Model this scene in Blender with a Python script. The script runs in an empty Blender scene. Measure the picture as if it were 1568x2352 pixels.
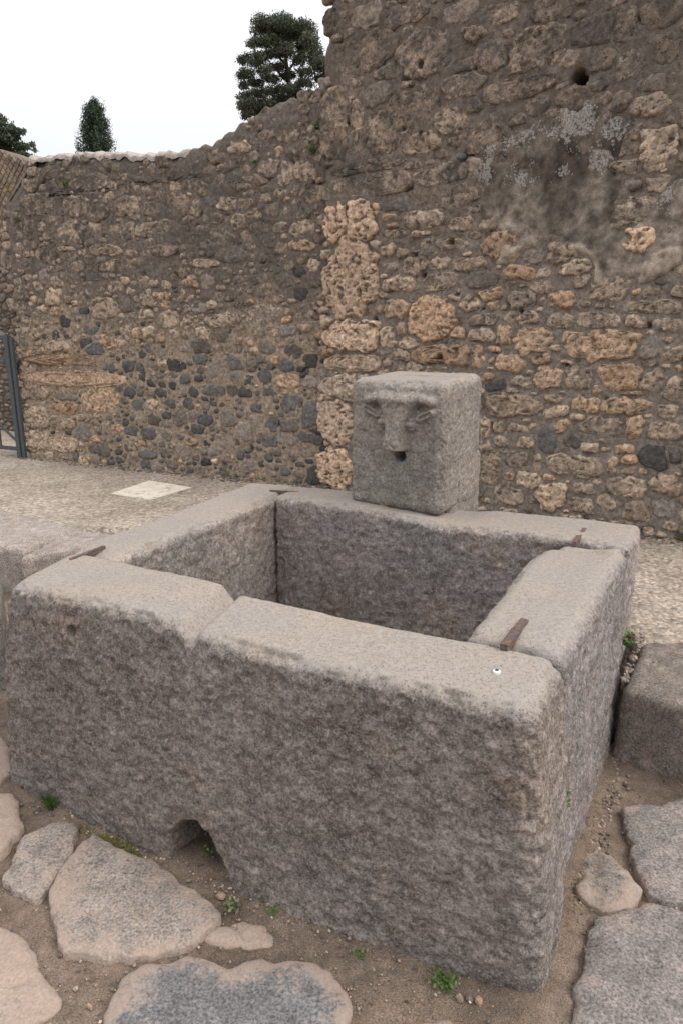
import bpy, math, random
import numpy as np
from mathutils import Vector

random.seed(7)
rng = np.random.default_rng(11)
S = bpy.context.scene
COL = S.collection
R = math.radians

# ------------------------------------------------------------------ camera
PITCH, FPX, CH = 0.25, 1560.0, 1.60          # survey frame: 1568 x 2352 units
cd = bpy.data.cameras.new('camera')
cam = bpy.data.objects.new('camera', cd)
COL.objects.link(cam)
cam.location = (0, 0, CH)
cam.rotation_euler = (math.pi / 2 - PITCH, 0, 0)
cd.sensor_fit = 'HORIZONTAL'
cd.sensor_width = 36
cd.lens = 36 * FPX / 1568
cd.clip_start = 0.05
cd.clip_end = 3000
S.camera = cam

# ------------------------------------------------------------------ overcast daylight
SUN_EL, SUN_AZ = R(46), R(108)                # azimuth from +Y towards +X
w = bpy.data.worlds.new('World'); S.world = w
w.use_nodes = True
nt = w.node_tree; N = nt.nodes; L = nt.links
N.clear()
out = N.new('ShaderNodeOutputWorld')
sky = N.new('ShaderNodeTexSky'); sky.sky_type = 'NISHITA'; sky.sun_disc = False
sky.sun_elevation = SUN_EL; sky.sun_rotation = SUN_AZ; sky.dust_density = 3.0
b1 = N.new('ShaderNodeBackground'); b1.inputs[1].default_value = 0.05
L.new(sky.outputs[0], b1.inputs[0])
# cloud layer of a CIE overcast sky: L(el) = Lh * (1 + 2 sin el)
geo = N.new('ShaderNodeNewGeometry')
sx = N.new('ShaderNodeSeparateXYZ'); L.new(geo.outputs['Incoming'], sx.inputs[0])
m1 = N.new('ShaderNodeMath'); m1.operation = 'ABSOLUTE'; L.new(sx.outputs['Z'], m1.inputs[0])
m2 = N.new('ShaderNodeMath'); m2.operation = 'MULTIPLY_ADD'
L.new(m1.outputs[0], m2.inputs[0]); m2.inputs[1].default_value = 1.20; m2.inputs[2].default_value = 0.50
b2 = N.new('ShaderNodeBackground'); b2.inputs[0].default_value = (1.0, 0.975, 0.950, 1)
L.new(m2.outputs[0], b2.inputs[1])
ad = N.new('ShaderNodeAddShader'); L.new(b1.outputs[0], ad.inputs[0]); L.new(b2.outputs[0], ad.inputs[1])
L.new(ad.outputs[0], out.inputs[0])

sd = bpy.data.lights.new('sun', 'SUN'); sun = bpy.data.objects.new('sun', sd); COL.objects.link(sun)
sd.energy = 1.5; sd.angle = R(26); sd.color = (1.0, 0.96, 0.90)
sdir = Vector((math.sin(SUN_AZ) * math.cos(SUN_EL), math.cos(SUN_AZ) * math.cos(SUN_EL), math.sin(SUN_EL)))
sun.rotation_euler = sdir.to_track_quat('Z', 'Y').to_euler()
S.view_settings.view_transform = 'Standard'
S.view_settings.look = 'None'
S.view_settings.exposure = 0.14
S.view_settings.gamma = 1.0
S.view_settings.use_curve_mapping = False

# ------------------------------------------------------------------ survey helpers
FW = np.array([0, math.cos(PITCH), -math.sin(PITCH)])
UP = np.array([0, math.sin(PITCH), math.cos(PITCH)])
RT = np.array([1.0, 0, 0])
EYE = np.array([0, 0, CH])
def ray(x, y): return (x - 784) / FPX * RT - (y - 1176) / FPX * UP + FW
def G(x, y, z=0.0):                       # where the sight line meets the level z
    d = ray(x, y); return EYE + d * (z - CH) / d[2]

class Plane:                              # an upright wall face: u along it, v up, n outwards
    def __init__(s, P0, P1, off=0.0):
        d = P1 - P0; d[2] = 0
        s.len = float(np.linalg.norm(d)); s.e = d / s.len
        s.n = np.array([s.e[1], -s.e[0], 0.0])
        s.o = (P0 + s.n * off) * np.array([1, 1, 0.0])
    def uv(s, x, y):
        d = ray(x, y); t = ((s.o - EYE) @ s.n) / (d @ s.n)
        q = EYE + d * t - s.o
        return np.array([q @ s.e, q[2]])
    def P(s, u, v, d=0.0):
        u = np.asarray(u, float); v = np.asarray(v, float); d = np.asarray(d, float) + 0 * u
        return s.o + u[..., None] * s.e + v[..., None] * np.array([0, 0, 1.0]) + d[..., None] * s.n

# vectorised gradient noise
def _h(ix, iy, iz, seed):
    h = (ix * 374761393 + iy * 668265263 + iz * 2147483647 + seed * 1274126177) & 0xFFFFFFFF
    h = ((h ^ (h >> 13)) * 1274126177) & 0xFFFFFFFF
    h = ((h ^ (h >> 16)) * 2246822519) & 0xFFFFFFFF
    return h ^ (h >> 15)
def noise(P, f=1.0, seed=0):
    P = np.asarray(P, float) * f + 100.37
    i = np.floor(P).astype(np.int64); q = P - i
    s = q * q * q * (q * (q * 6 - 15) + 10)
    r = 0
    for dx in (0, 1):
        wx = s[..., 0] if dx else 1 - s[..., 0]
        for dy in (0, 1):
            wy = s[..., 1] if dy else 1 - s[..., 1]
            for dz in (0, 1):
                wz = s[..., 2] if dz else 1 - s[..., 2]
                h = _h(i[..., 0] + dx, i[..., 1] + dy, i[..., 2] + dz, seed)
                gx = (h & 1023) / 511.5 - 1; gy = ((h >> 10) & 1023) / 511.5 - 1; gz = ((h >> 20) & 1023) / 511.5 - 1
                r = r + wx * wy * wz * (gx * (q[..., 0] - dx) + gy * (q[..., 1] - dy) + gz * (q[..., 2] - dz))
    return r * 1.3
def fbm(P, f=1.0, o=4, seed=0, g=0.5):
    r = 0; a = 1.0
    for k in range(o):
        r = r + a * noise(P, f, seed + k * 17); f *= 2.03; a *= g
    return r
def sstep(a, b, x):
    t = np.clip((x - a) / (b - a), 0, 1); return t * t * (3 - 2 * t)

def mesh_obj(name, V, F, mat, parent=None, tint=None, smooth=True, kind=None):
    V = np.asarray(V, float)
    me = bpy.data.meshes.new(name)
    if isinstance(F, np.ndarray) and F.ndim == 2:
        nf, k = F.shape
        me.vertices.add(len(V)); me.vertices.foreach_set('co', V.ravel())
        me.loops.add(nf * k); me.loops.foreach_set('vertex_index', F.ravel().astype(np.int32))
        me.polygons.add(nf); me.polygons.foreach_set('loop_start', np.arange(0, nf * k, k, dtype=np.int32))
        me.polygons.foreach_set('loop_total', np.full(nf, k, dtype=np.int32))
        me.update(calc_edges=True); me.validate()
    else:
        me.from_pydata([tuple(p) for p in V], [], [tuple(int(i) for i in f) for f in F]); me.update()
    if smooth: me.polygons.foreach_set('use_smooth', [True] * len(me.polygons))
    if tint is not None:
        tint = np.asarray(tint, float)
        if tint.ndim == 1: tint = np.tile(tint, (len(V), 1))
        if tint.shape[1] == 3: tint = np.hstack([tint, np.ones((len(tint), 1))])
        a = me.attributes.new('tint', 'FLOAT_COLOR', 'POINT'); a.data.foreach_set('color', tint.ravel())
    me.materials.append(mat)
    o = bpy.data.objects.new(name, me); COL.objects.link(o)
    if parent is not None: o.parent = parent
    if kind: o['kind'] = kind
    return o

def thing(name, label, cat, loc=(0, 0, 0), group=None):
    o = bpy.data.objects.new(name, None); COL.objects.link(o)
    o.location = loc; o.empty_display_size = 0.1
    o['label'] = label; o['category'] = cat
    if group: o['group'] = group
    return o
def tag(o, label, cat, group=None):
    o['label'] = label; o['category'] = cat
    if group: o['group'] = group
    return o

# ------------------------------------------------------------------ materials
def new_mat(name):
    m = bpy.data.materials.new(name); m.use_nodes = True
    n = m.node_tree.nodes; l = m.node_tree.links
    return m, n, l, n['Principled BSDF']
def nz(n, l, co, scale, detail=4, rough=0.6, typ='noise', dist=0.0):
    t = n.new('ShaderNodeTexNoise'); t.inputs['Scale'].default_value = scale
    t.inputs['Detail'].default_value = detail; t.inputs['Roughness'].default_value = rough
    t.inputs['Distortion'].default_value = dist
    l.new(co, t.inputs['Vector']); return t.outputs['Fac']
def ramp(n, l, src, a, b, ca, cb, mid=None):
    r = n.new('ShaderNodeValToRGB'); l.new(src, r.inputs[0])
    e = r.color_ramp.elements
    e[0].position = a; e[1].position = b; e[0].color = (*ca, 1); e[1].color = (*cb, 1)
    if mid:
        x = e.new(mid[0]); x.color = (*mid[1], 1)
    return r.outputs[0]
def fac(n, l, src, a, b, lo=0.0, hi=1.0):
    r = n.new('ShaderNodeMapRange'); l.new(src, r.inputs[0]); r.clamp = True
    r.inputs[1].default_value = a; r.inputs[2].default_value = b
    r.inputs[3].default_value = lo; r.inputs[4].default_value = hi
    return r.outputs[0]
def mix(n, l, f, a, b, mode='MIX'):
    m = n.new('ShaderNodeMix'); m.data_type = 'RGBA'; m.blend_type = mode
    for sock, v in ((m.inputs[0], f), (m.inputs[6], a), (m.inputs[7], b)):
        if isinstance(v, (int, float)): sock.default_value = v
        elif isinstance(v, tuple): sock.default_value = (*v, 1)
        else: l.new(v, sock)
    return m.outputs[2]
def math_(n, l, op, a, b):
    m = n.new('ShaderNodeMath'); m.operation = op
    for i, v in enumerate((a, b)):
        if isinstance(v, (int, float)): m.inputs[i].default_value = v
        else: l.new(v, m.inputs[i])
    return m.outputs[0]
def bump(n, l, h, strength, dist, prev=None):
    b = n.new('ShaderNodeBump'); b.inputs['Strength'].default_value = strength
    b.inputs['Distance'].default_value = dist; l.new(h, b.inputs['Height'])
    if prev is not None: l.new(prev, b.inputs['Normal'])
    return b.outputs[0]
def coords(n):
    return n.new('ShaderNodeNewGeometry').outputs['Position']
def attr(n, name='tint'):
    a = n.new('ShaderNodeAttribute'); a.attribute_name = name; return a

def stone_mat(name, porous=1.0, speck=0.0, crust=1.0, film=False):
    m, n, l, b = new_mat(name)
    co = coords(n); a = attr(n)
    big = nz(n, l, co, 7, 4, 0.6); med = nz(n, l, co, 34, 5, 0.65); fine = nz(n, l, co, 170, 3, 0.7)
    c = mix(n, l, 1.0, a.outputs['Color'], ramp(n, l, med, 0.30, 0.72, (0.50, 0.48, 0.46), (1.42, 1.40, 1.36)), 'MULTIPLY')
    c = mix(n, l, 1.0, c, ramp(n, l, fine, 0.32, 0.70, (0.68, 0.67, 0.66), (1.28, 1.28, 1.26)), 'MULTIPLY')
    # weathering crust: grey-brown film in patches, amount carried by alpha
    cr = math_(n, l, 'MULTIPLY', fac(n, l, math_(n, l, 'ADD', math_(n, l, 'MULTIPLY', big, 0.55), math_(n, l, 'MULTIPLY', nz(n, l, co, 22, 5, 0.7), 0.5)), 0.46, 0.60), a.outputs['Alpha'])
    c = mix(n, l, math_(n, l, 'MULTIPLY', cr, crust), c, mix(n, l, fine, (0.065, 0.055, 0.046), (0.13, 0.115, 0.10)))
    if film:
        big2 = nz(n, l, co, 1.5, 5, 0.62)
        sz = n.new('ShaderNodeSeparateXYZ'); l.new(co, sz.inputs[0])
        f_ = fac(n, l, math_(n, l, 'ADD', big2, fac(n, l, sz.outputs['Z'], 1.6, 3.4, -0.10, 0.085)), 0.50, 0.62, 0, 0.62)
        f_ = math_(n, l, 'MULTIPLY', f_, fac(n, l, nz(n, l, co, 55, 4, 0.7), 0.35, 0.60, 0.45, 1.0))
        c = mix(n, l, f_, c, (0.105, 0.090, 0.078))
    # pale mineral grains
    v = n.new('ShaderNodeTexVoronoi'); v.inputs['Scale'].default_value = 95; l.new(co, v.inputs['Vector'])
    g = math_(n, l, 'MULTIPLY', fac(n, l, v.outputs['Distance'], 0.10, 0.20, 1, 0), fac(n, l, nz(n, l, co, 45, 2, 0.5), 0.50, 0.62))
    c = mix(n, l, math_(n, l, 'MULTIPLY', g, 0.25 + speck), c, (0.50, 0.44, 0.37))
    # pits
    v2 = n.new('ShaderNodeTexVoronoi'); v2.inputs['Scale'].default_value = 62; l.new(mixv(n, l, co), v2.inputs['Vector'])
    pit = math_(n, l, 'MULTIPLY', fac(n, l, v2.outputs['Distance'], 0.18, 0.42, 1, 0), fac(n, l, nz(n, l, co, 26, 3, 0.6), 0.50, 0.62))
    h = math_(n, l, 'SUBTRACT', math_(n, l, 'ADD', med, math_(n, l, 'MULTIPLY', fine, 0.35)), math_(n, l, 'MULTIPLY', pit, 0.9 * porous))
    c = mix(n, l, math_(n, l, 'MULTIPLY', pit, 0.40 * porous), c, (0.05, 0.035, 0.025))
    l.new(c, b.inputs['Base Color']); b.inputs['Roughness'].default_value = 0.93
    b.inputs['Specular IOR Level'].default_value = 0.2
    l.new(bump(n, l, h, 1.0, 0.012), b.inputs['Normal'])
    return m
def mixv(n, l, co):                      # position jittered by noise
    t = n.new('ShaderNodeTexNoise'); t.inputs['Scale'].default_value = 30; l.new(co, t.inputs['Vector'])
    s = n.new('ShaderNodeVectorMath'); s.operation = 'MULTIPLY_ADD'
    l.new(t.outputs['Color'], s.inputs[0]); s.inputs[1].default_value = (0.03, 0.03, 0.03); l.new(co, s.inputs[2])
    return s.outputs[0]
M_LIME = stone_mat('porous limestone', 1.0, 0.05, film=True)
M_LAVA = stone_mat('dark lava', 0.25, 0.15, 0.2)
M_MORT = stone_mat('old mortar', 0.35, 0.10, 0.6, film=True)

def plaster_mat():
    m, n, l, b = new_mat('weathered plaster')
    co = coords(n); a = attr(n)
    fine = nz(n, l, co, 240, 3, 0.7); med = nz(n, l, co, 18, 5, 0.6); big = nz(n, l, co, 3.2, 3, 0.5)
    c = mix(n, l, 1.0, a.outputs['Color'], ramp(n, l, med, 0.34, 0.68, (0.55, 0.53, 0.50), (1.45, 1.42, 1.36)), 'MULTIPLY')
    c = mix(n, l, 1.0, c, ramp(n, l, fine, 0.34, 0.68, (0.60, 0.60, 0.60), (1.45, 1.45, 1.45)), 'MULTIPLY')
    v = n.new('ShaderNodeTexVoronoi'); v.inputs['Scale'].default_value = 55; l.new(mixv(n, l, co), v.inputs['Vector'])
    v.inputs['Randomness'].default_value = 1.0
    sel = math_(n, l, 'ADD', math_(n, l, 'MULTIPLY', nz(n, l, co, 14, 6, 0.75), 1.0), math_(n, l, 'MULTIPLY', a.outputs['Alpha'], 0.45))
    th = fac(n, l, sel, 0.55, 0.82, 0.0, 0.88)
    lich = math_(n, l, 'LESS_THAN', math_(n, l, 'ADD', v.outputs['Distance'], math_(n, l, 'MULTIPLY', nz(n, l, co, 150, 3, 0.7), 0.35)), math_(n, l, 'ADD', th, 0.0))
    lich = math_(n, l, 'MULTIPLY', lich, fac(n, l, nz(n, l, co, 120, 3, 0.7), 0.40, 0.55, 0.15, 1))
    c = mix(n, l, math_(n, l, 'MULTIPLY', lich, 0.70), c, mix(n, l, fine, (0.33, 0.325, 0.30), (0.58, 0.56, 0.52)))
    l.new(c, b.inputs['Base Color']); b.inputs['Roughness'].default_value = 0.95
    b.inputs['Specular IOR Level'].default_value = 0.15
    h = math_(n, l, 'ADD', math_(n, l, 'MULTIPLY', fine, 0.4), math_(n, l, 'ADD', med, math_(n, l, 'MULTIPLY', lich, 0.15)))
    l.new(bump(n, l, h, 0.8, 0.008), b.inputs['Normal'])
    return m
M_PLAS = plaster_mat()

def basin_mat():
    m, n, l, b = new_mat('worn grey lava stone')
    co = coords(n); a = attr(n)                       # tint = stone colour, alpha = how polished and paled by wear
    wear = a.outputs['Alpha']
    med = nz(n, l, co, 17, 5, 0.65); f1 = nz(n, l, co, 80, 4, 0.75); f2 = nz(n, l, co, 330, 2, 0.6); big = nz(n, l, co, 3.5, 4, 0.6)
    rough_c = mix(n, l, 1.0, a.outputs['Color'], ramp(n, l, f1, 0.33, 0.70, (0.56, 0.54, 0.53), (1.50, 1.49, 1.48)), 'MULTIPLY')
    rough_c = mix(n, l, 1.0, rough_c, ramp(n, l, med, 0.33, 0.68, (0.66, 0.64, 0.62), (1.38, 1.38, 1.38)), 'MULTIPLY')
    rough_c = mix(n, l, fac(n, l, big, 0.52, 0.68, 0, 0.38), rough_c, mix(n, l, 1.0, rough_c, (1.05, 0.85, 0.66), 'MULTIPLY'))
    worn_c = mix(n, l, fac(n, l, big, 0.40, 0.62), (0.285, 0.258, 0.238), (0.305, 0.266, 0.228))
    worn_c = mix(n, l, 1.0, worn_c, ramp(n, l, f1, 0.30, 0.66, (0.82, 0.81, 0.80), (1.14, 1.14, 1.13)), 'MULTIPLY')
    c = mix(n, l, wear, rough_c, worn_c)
    bl = nz(n, l, co, 42, 3, 0.6)
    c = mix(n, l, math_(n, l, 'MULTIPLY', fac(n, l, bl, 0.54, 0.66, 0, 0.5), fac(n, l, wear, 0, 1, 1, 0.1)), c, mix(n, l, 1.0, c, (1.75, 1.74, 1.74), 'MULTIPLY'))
    # dark mineral grains and tiny vesicles
    v = n.new('ShaderNodeTexVoronoi'); v.inputs['Scale'].default_value = 150; l.new(co, v.inputs['Vector'])
    gr = math_(n, l, 'MULTIPLY', fac(n, l, v.outputs['Distance'], 0.16, 0.34, 1, 0), fac(n, l, f1, 0.44, 0.60, 1, 0.0))
    c = mix(n, l, math_(n, l, 'MULTIPLY', gr, 0.62), c, (0.060, 0.052, 0.047))
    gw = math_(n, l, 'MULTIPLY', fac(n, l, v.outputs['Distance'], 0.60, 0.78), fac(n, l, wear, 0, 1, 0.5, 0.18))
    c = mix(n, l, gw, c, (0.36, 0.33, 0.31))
    l.new(c, b.inputs['Base Color']); b.inputs['Roughness'].default_value = 0.88
    b.inputs['Specular IOR Level'].default_value = 0.25
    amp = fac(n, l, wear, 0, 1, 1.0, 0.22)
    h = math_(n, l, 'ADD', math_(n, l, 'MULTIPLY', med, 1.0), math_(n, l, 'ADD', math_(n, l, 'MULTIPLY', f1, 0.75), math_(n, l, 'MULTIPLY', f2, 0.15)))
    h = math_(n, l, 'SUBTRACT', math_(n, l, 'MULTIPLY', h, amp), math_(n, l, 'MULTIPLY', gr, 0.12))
    l.new(bump(n, l, h, 0.9, 0.012), b.inputs['Normal'])
    return m
M_BASIN = basin_mat()

def paving_mat():
    m, n, l, b = new_mat('foot-worn paving lava')
    co = coords(n); a = attr(n)                       # alpha = amount of pinkish dust on it
    med = nz(n, l, co, 16, 5, 0.65); f1 = nz(n, l, co, 130, 3, 0.7); big = nz(n, l, co, 4, 3, 0.5)
    c = mix(n, l, 1.0, a.outputs['Color'], ramp(n, l, f1, 0.34, 0.68, (0.45, 0.45, 0.46), (1.60, 1.60, 1.58)), 'MULTIPLY')
    c = mix(n, l, 1.0, c, ramp(n, l, med, 0.32, 0.68, (0.74, 0.74, 0.74), (1.25, 1.24, 1.22)), 'MULTIPLY')
    dust = math_(n, l, 'ADD', math_(n, l, 'MULTIPLY', a.outputs['Alpha'], 1.1), math_(n, l, 'MULTIPLY', math_(n, l, 'SUBTRACT', med, 0.5), 1.6))
    dust = math_(n, l, 'ADD', dust, math_(n, l, 'MULTIPLY', math_(n, l, 'SUBTRACT', nz(n, l, co, 60, 4, 0.75), 0.5), 1.3))
    c = mix(n, l, fac(n, l, dust, 0.32, 0.70, 0, 0.80), c, mix(n, l, f1, (0.27, 0.205, 0.165), (0.40, 0.315, 0.26)))
    v = n.new('ShaderNodeTexVoronoi'); v.inputs['Scale'].default_value = 30; l.new(mixv(n, l, co), v.inputs['Vector'])
    pit = math_(n, l, 'MULTIPLY', fac(n, l, v.outputs['Distance'], 0.10, 0.24, 1, 0), fac(n, l, nz(n, l, co, 13, 2, 0.5), 0.58, 0.66))
    c = mix(n, l, math_(n, l, 'MULTIPLY', pit, 0.6), c, (0.06, 0.045, 0.035))
    l.new(c, b.inputs['Base Color']); b.inputs['Roughness'].default_value = 0.85
    b.inputs['Specular IOR Level'].default_value = 0.25
    h = math_(n, l, 'SUBTRACT', math_(n, l, 'ADD', med, math_(n, l, 'MULTIPLY', f1, 0.4)), math_(n, l, 'MULTIPLY', pit, 0.8))
    l.new(bump(n, l, h, 0.7, 0.008), b.inputs['Normal'])
    return m
M_PAVE = paving_mat()

def dirt_mat():
    m, n, l, b = new_mat('packed sandy dirt')
    co = coords(n)
    big = nz(n, l, co, 2.2, 4, 0.6); med = nz(n, l, co, 22, 5, 0.7); f = nz(n, l, co, 260, 3, 0.75)
    c = ramp(n, l, big, 0.36, 0.66, (0.135, 0.104, 0.083), (0.250, 0.198, 0.160))
    c = mix(n, l, 1.0, c, ramp(n, l, med, 0.30, 0.70, (0.68, 0.67, 0.66), (1.28, 1.26, 1.24)), 'MULTIPLY')
    c = mix(n, l, 1.0, c, ramp(n, l, f, 0.36, 0.66, (0.55, 0.55, 0.55), (1.55, 1.52, 1.48)), 'MULTIPLY')
    v = n.new('ShaderNodeTexVoronoi'); v.inputs['Scale'].default_value = 120; l.new(co, v.inputs['Vector'])
    g = math_(n, l, 'MULTIPLY', fac(n, l, v.outputs['Distance'], 0.20, 0.32, 1, 0), fac(n, l, nz(n, l, co, 60, 1, 0.5), 0.55, 0.62))
    c = mix(n, l, math_(n, l, 'MULTIPLY', g, 0.7), c, (0.34, 0.28, 0.23))
    l.new(c, b.inputs['Base Color']); b.inputs['Roughness'].default_value = 0.97
    b.inputs['Specular IOR Level'].default_value = 0.15
    h = math_(n, l, 'ADD', med, math_(n, l, 'ADD', math_(n, l, 'MULTIPLY', f, 0.5), math_(n, l, 'MULTIPLY', g, 0.3)))
    l.new(bump(n, l, h, 1.0, 0.010), b.inputs['Normal'])
    return m
M_DIRT = dirt_mat()

def walk_mat():
    m, n, l, b = new_mat('pebbled concrete')
    co = coords(n)
    v = n.new('ShaderNodeTexVoronoi'); v.inputs['Scale'].default_value = 44; l.new(mixv(n, l, co), v.inputs['Vector'])
    peb = ramp(n, l, v.outputs['Color'], 0.15, 0.85, (0.20, 0.17, 0.145), (0.58, 0.495, 0.42), (0.5, (0.43, 0.365, 0.305)))
    edge = fac(n, l, v.outputs['Distance'], 0.35, 0.75)
    big = nz(n, l, co, 2.6, 5, 0.65); med = nz(n, l, co, 24, 4, 0.65)
    c = mix(n, l, math_(n, l, 'MULTIPLY', edge, 0.75), peb, (0.26, 0.22, 0.18))
    c = mix(n, l, fac(n, l, med, 0.48, 0.62, 0, 0.5), c, (0.47, 0.405, 0.34))
    c = mix(n, l, 1.0, c, ramp(n, l, big, 0.36, 0.64, (0.78, 0.76, 0.74), (1.06, 1.06, 1.05)), 'MULTIPLY')
    l.new(c, b.inputs['Base Color']); b.inputs['Roughness'].default_value = 0.9
    b.inputs['Specular IOR Level'].default_value = 0.2
    h = math_(n, l, 'ADD', math_(n, l, 'MULTIPLY', edge, -0.8), med)
    l.new(bump(n, l, h, 0.9, 0.006), b.inputs['Normal'])
    return m
M_WALK = walk_mat()

def plain_mat(name, ca, cb, scale=40, rough=0.8, metal=0.0, bd=0.003, dots=None):
    m, n, l, b = new_mat(name)
    co = coords(n); f = nz(n, l, co, scale, 5, 0.7)
    c = ramp(n, l, f, 0.35, 0.65, ca, cb)
    if dots: c = mix(n, l, fac(n, l, nz(n, l, co, dots[0], 4, 0.7), dots[1], dots[1] + 0.08), c, dots[2])
    l.new(c, b.inputs['Base Color']); b.inputs['Roughness'].default_value = rough; b.inputs['Metallic'].default_value = metal
    l.new(bump(n, l, f, 0.8, bd), b.inputs['Normal'])
    return m
M_RUST = plain_mat('corroded iron', (0.055, 0.042, 0.038), (0.20, 0.15, 0.13), 150, 0.85, 0.2, 0.006, (60, 0.56, (0.26, 0.12, 0.065)))
M_STEEL = plain_mat('painted steel', (0.050, 0.060, 0.068), (0.075, 0.085, 0.095), 30, 0.5, 0.0, 0.001)
M_MARB = plain_mat('pale marble cover', (0.60, 0.54, 0.45), (0.76, 0.69, 0.59), 9, 0.6, 0.0, 0.002, (14, 0.57, (0.27, 0.23, 0.19)))
M_COPE = plain_mat('pale coping mortar', (0.24, 0.205, 0.18), (0.47, 0.42, 0.375), 30, 0.95, 0.0, 0.008)
M_WHITE = plain_mat('white enamel', (0.70, 0.70, 0.68), (0.8, 0.8, 0.78), 60, 0.5)
M_BLACK = plain_mat('dark metal head', (0.02, 0.02, 0.02), (0.05, 0.05, 0.05), 60, 0.5)
M_BARK = plain_mat('bark', (0.035, 0.028, 0.022), (0.09, 0.07, 0.055), 12, 0.95, 0, 0.02)

def leaf_mat(name, ca, cb, scale=2.0):
    m, n, l, b = new_mat(name)
    co = coords(n); a = attr(n)
    f = nz(n, l, co, scale, 3, 0.6)
    c = mix(n, l, 1.0, ramp(n, l, f, 0.35, 0.65, ca, cb), a.outputs['Color'], 'MULTIPLY')
    l.new(c, b.inputs['Base Color']); b.inputs['Roughness'].default_value = 0.75
    b.inputs['Specular IOR Level'].default_value = 0.25
    return m
M_PINE = leaf_mat('pine needles', (0.050, 0.062, 0.040), (0.095, 0.105, 0.070), 0.8)
M_CYP = leaf_mat('cypress foliage', (0.034, 0.055, 0.036), (0.060, 0.085, 0.052), 1.5)
M_OAK = leaf_mat('broadleaf foliage', (0.045, 0.068, 0.040), (0.080, 0.105, 0.060), 1.0)
M_WEED = leaf_mat('weed leaves', (0.06, 0.105, 0.03), (0.11, 0.165, 0.05), 60)
M_MOSS = plain_mat('moss', (0.055, 0.058, 0.015), (0.13, 0.125, 0.03), 120, 0.98, 0, 0.006)
M_STRAW = plain_mat('dry litter', (0.16, 0.10, 0.055), (0.32, 0.22, 0.13), 200, 0.9)
M_PEB = stone_mat('pebble stone', 0.1, 0.1, 0.3)

# ------------------------------------------------------------------ masonry builder
TYPES = {'L': ((0.57, 0.455, 0.36), 0.38), 'O': ((0.56, 0.40, 0.29), 0.22), 'T': ((0.68, 0.515, 0.395), 0.05),
         'G': ((0.48, 0.39, 0.315), 0.60), 'B': ((0.41, 0.33, 0.27), 0.95), 'S': ((0.29, 0.24, 0.205), 0.3),
         'D': ((0.122, 0.118, 0.120), 0.0), 'E': ((0.225, 0.195, 0.175), 0.35)}
def clip_poly(poly, a, c):                  # keep points with a.p <= c
    outp = []
    k = len(poly)
    for i in range(k):
        p, q = poly[i], poly[(i + 1) % k]
        dp, dq = a @ p - c, a @ q - c
        if dp <= 0: outp.append(p)
        if (dp < 0) != (dq < 0) and abs(dp - dq) > 1e-12: outp.append(p + (q - p) * dp / (dp - dq))
    return outp
def in_poly(pt, poly):
    x, y = pt; c = False; j = len(poly) - 1
    for i in range(len(poly)):
        xi, yi = poly[i]; xj, yj = poly[j]
        if (yi > y) != (yj > y) and x < (xj - xi) * (y - yi) / (yj - yi) + xi: c = not c
        j = i
    return c

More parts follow.
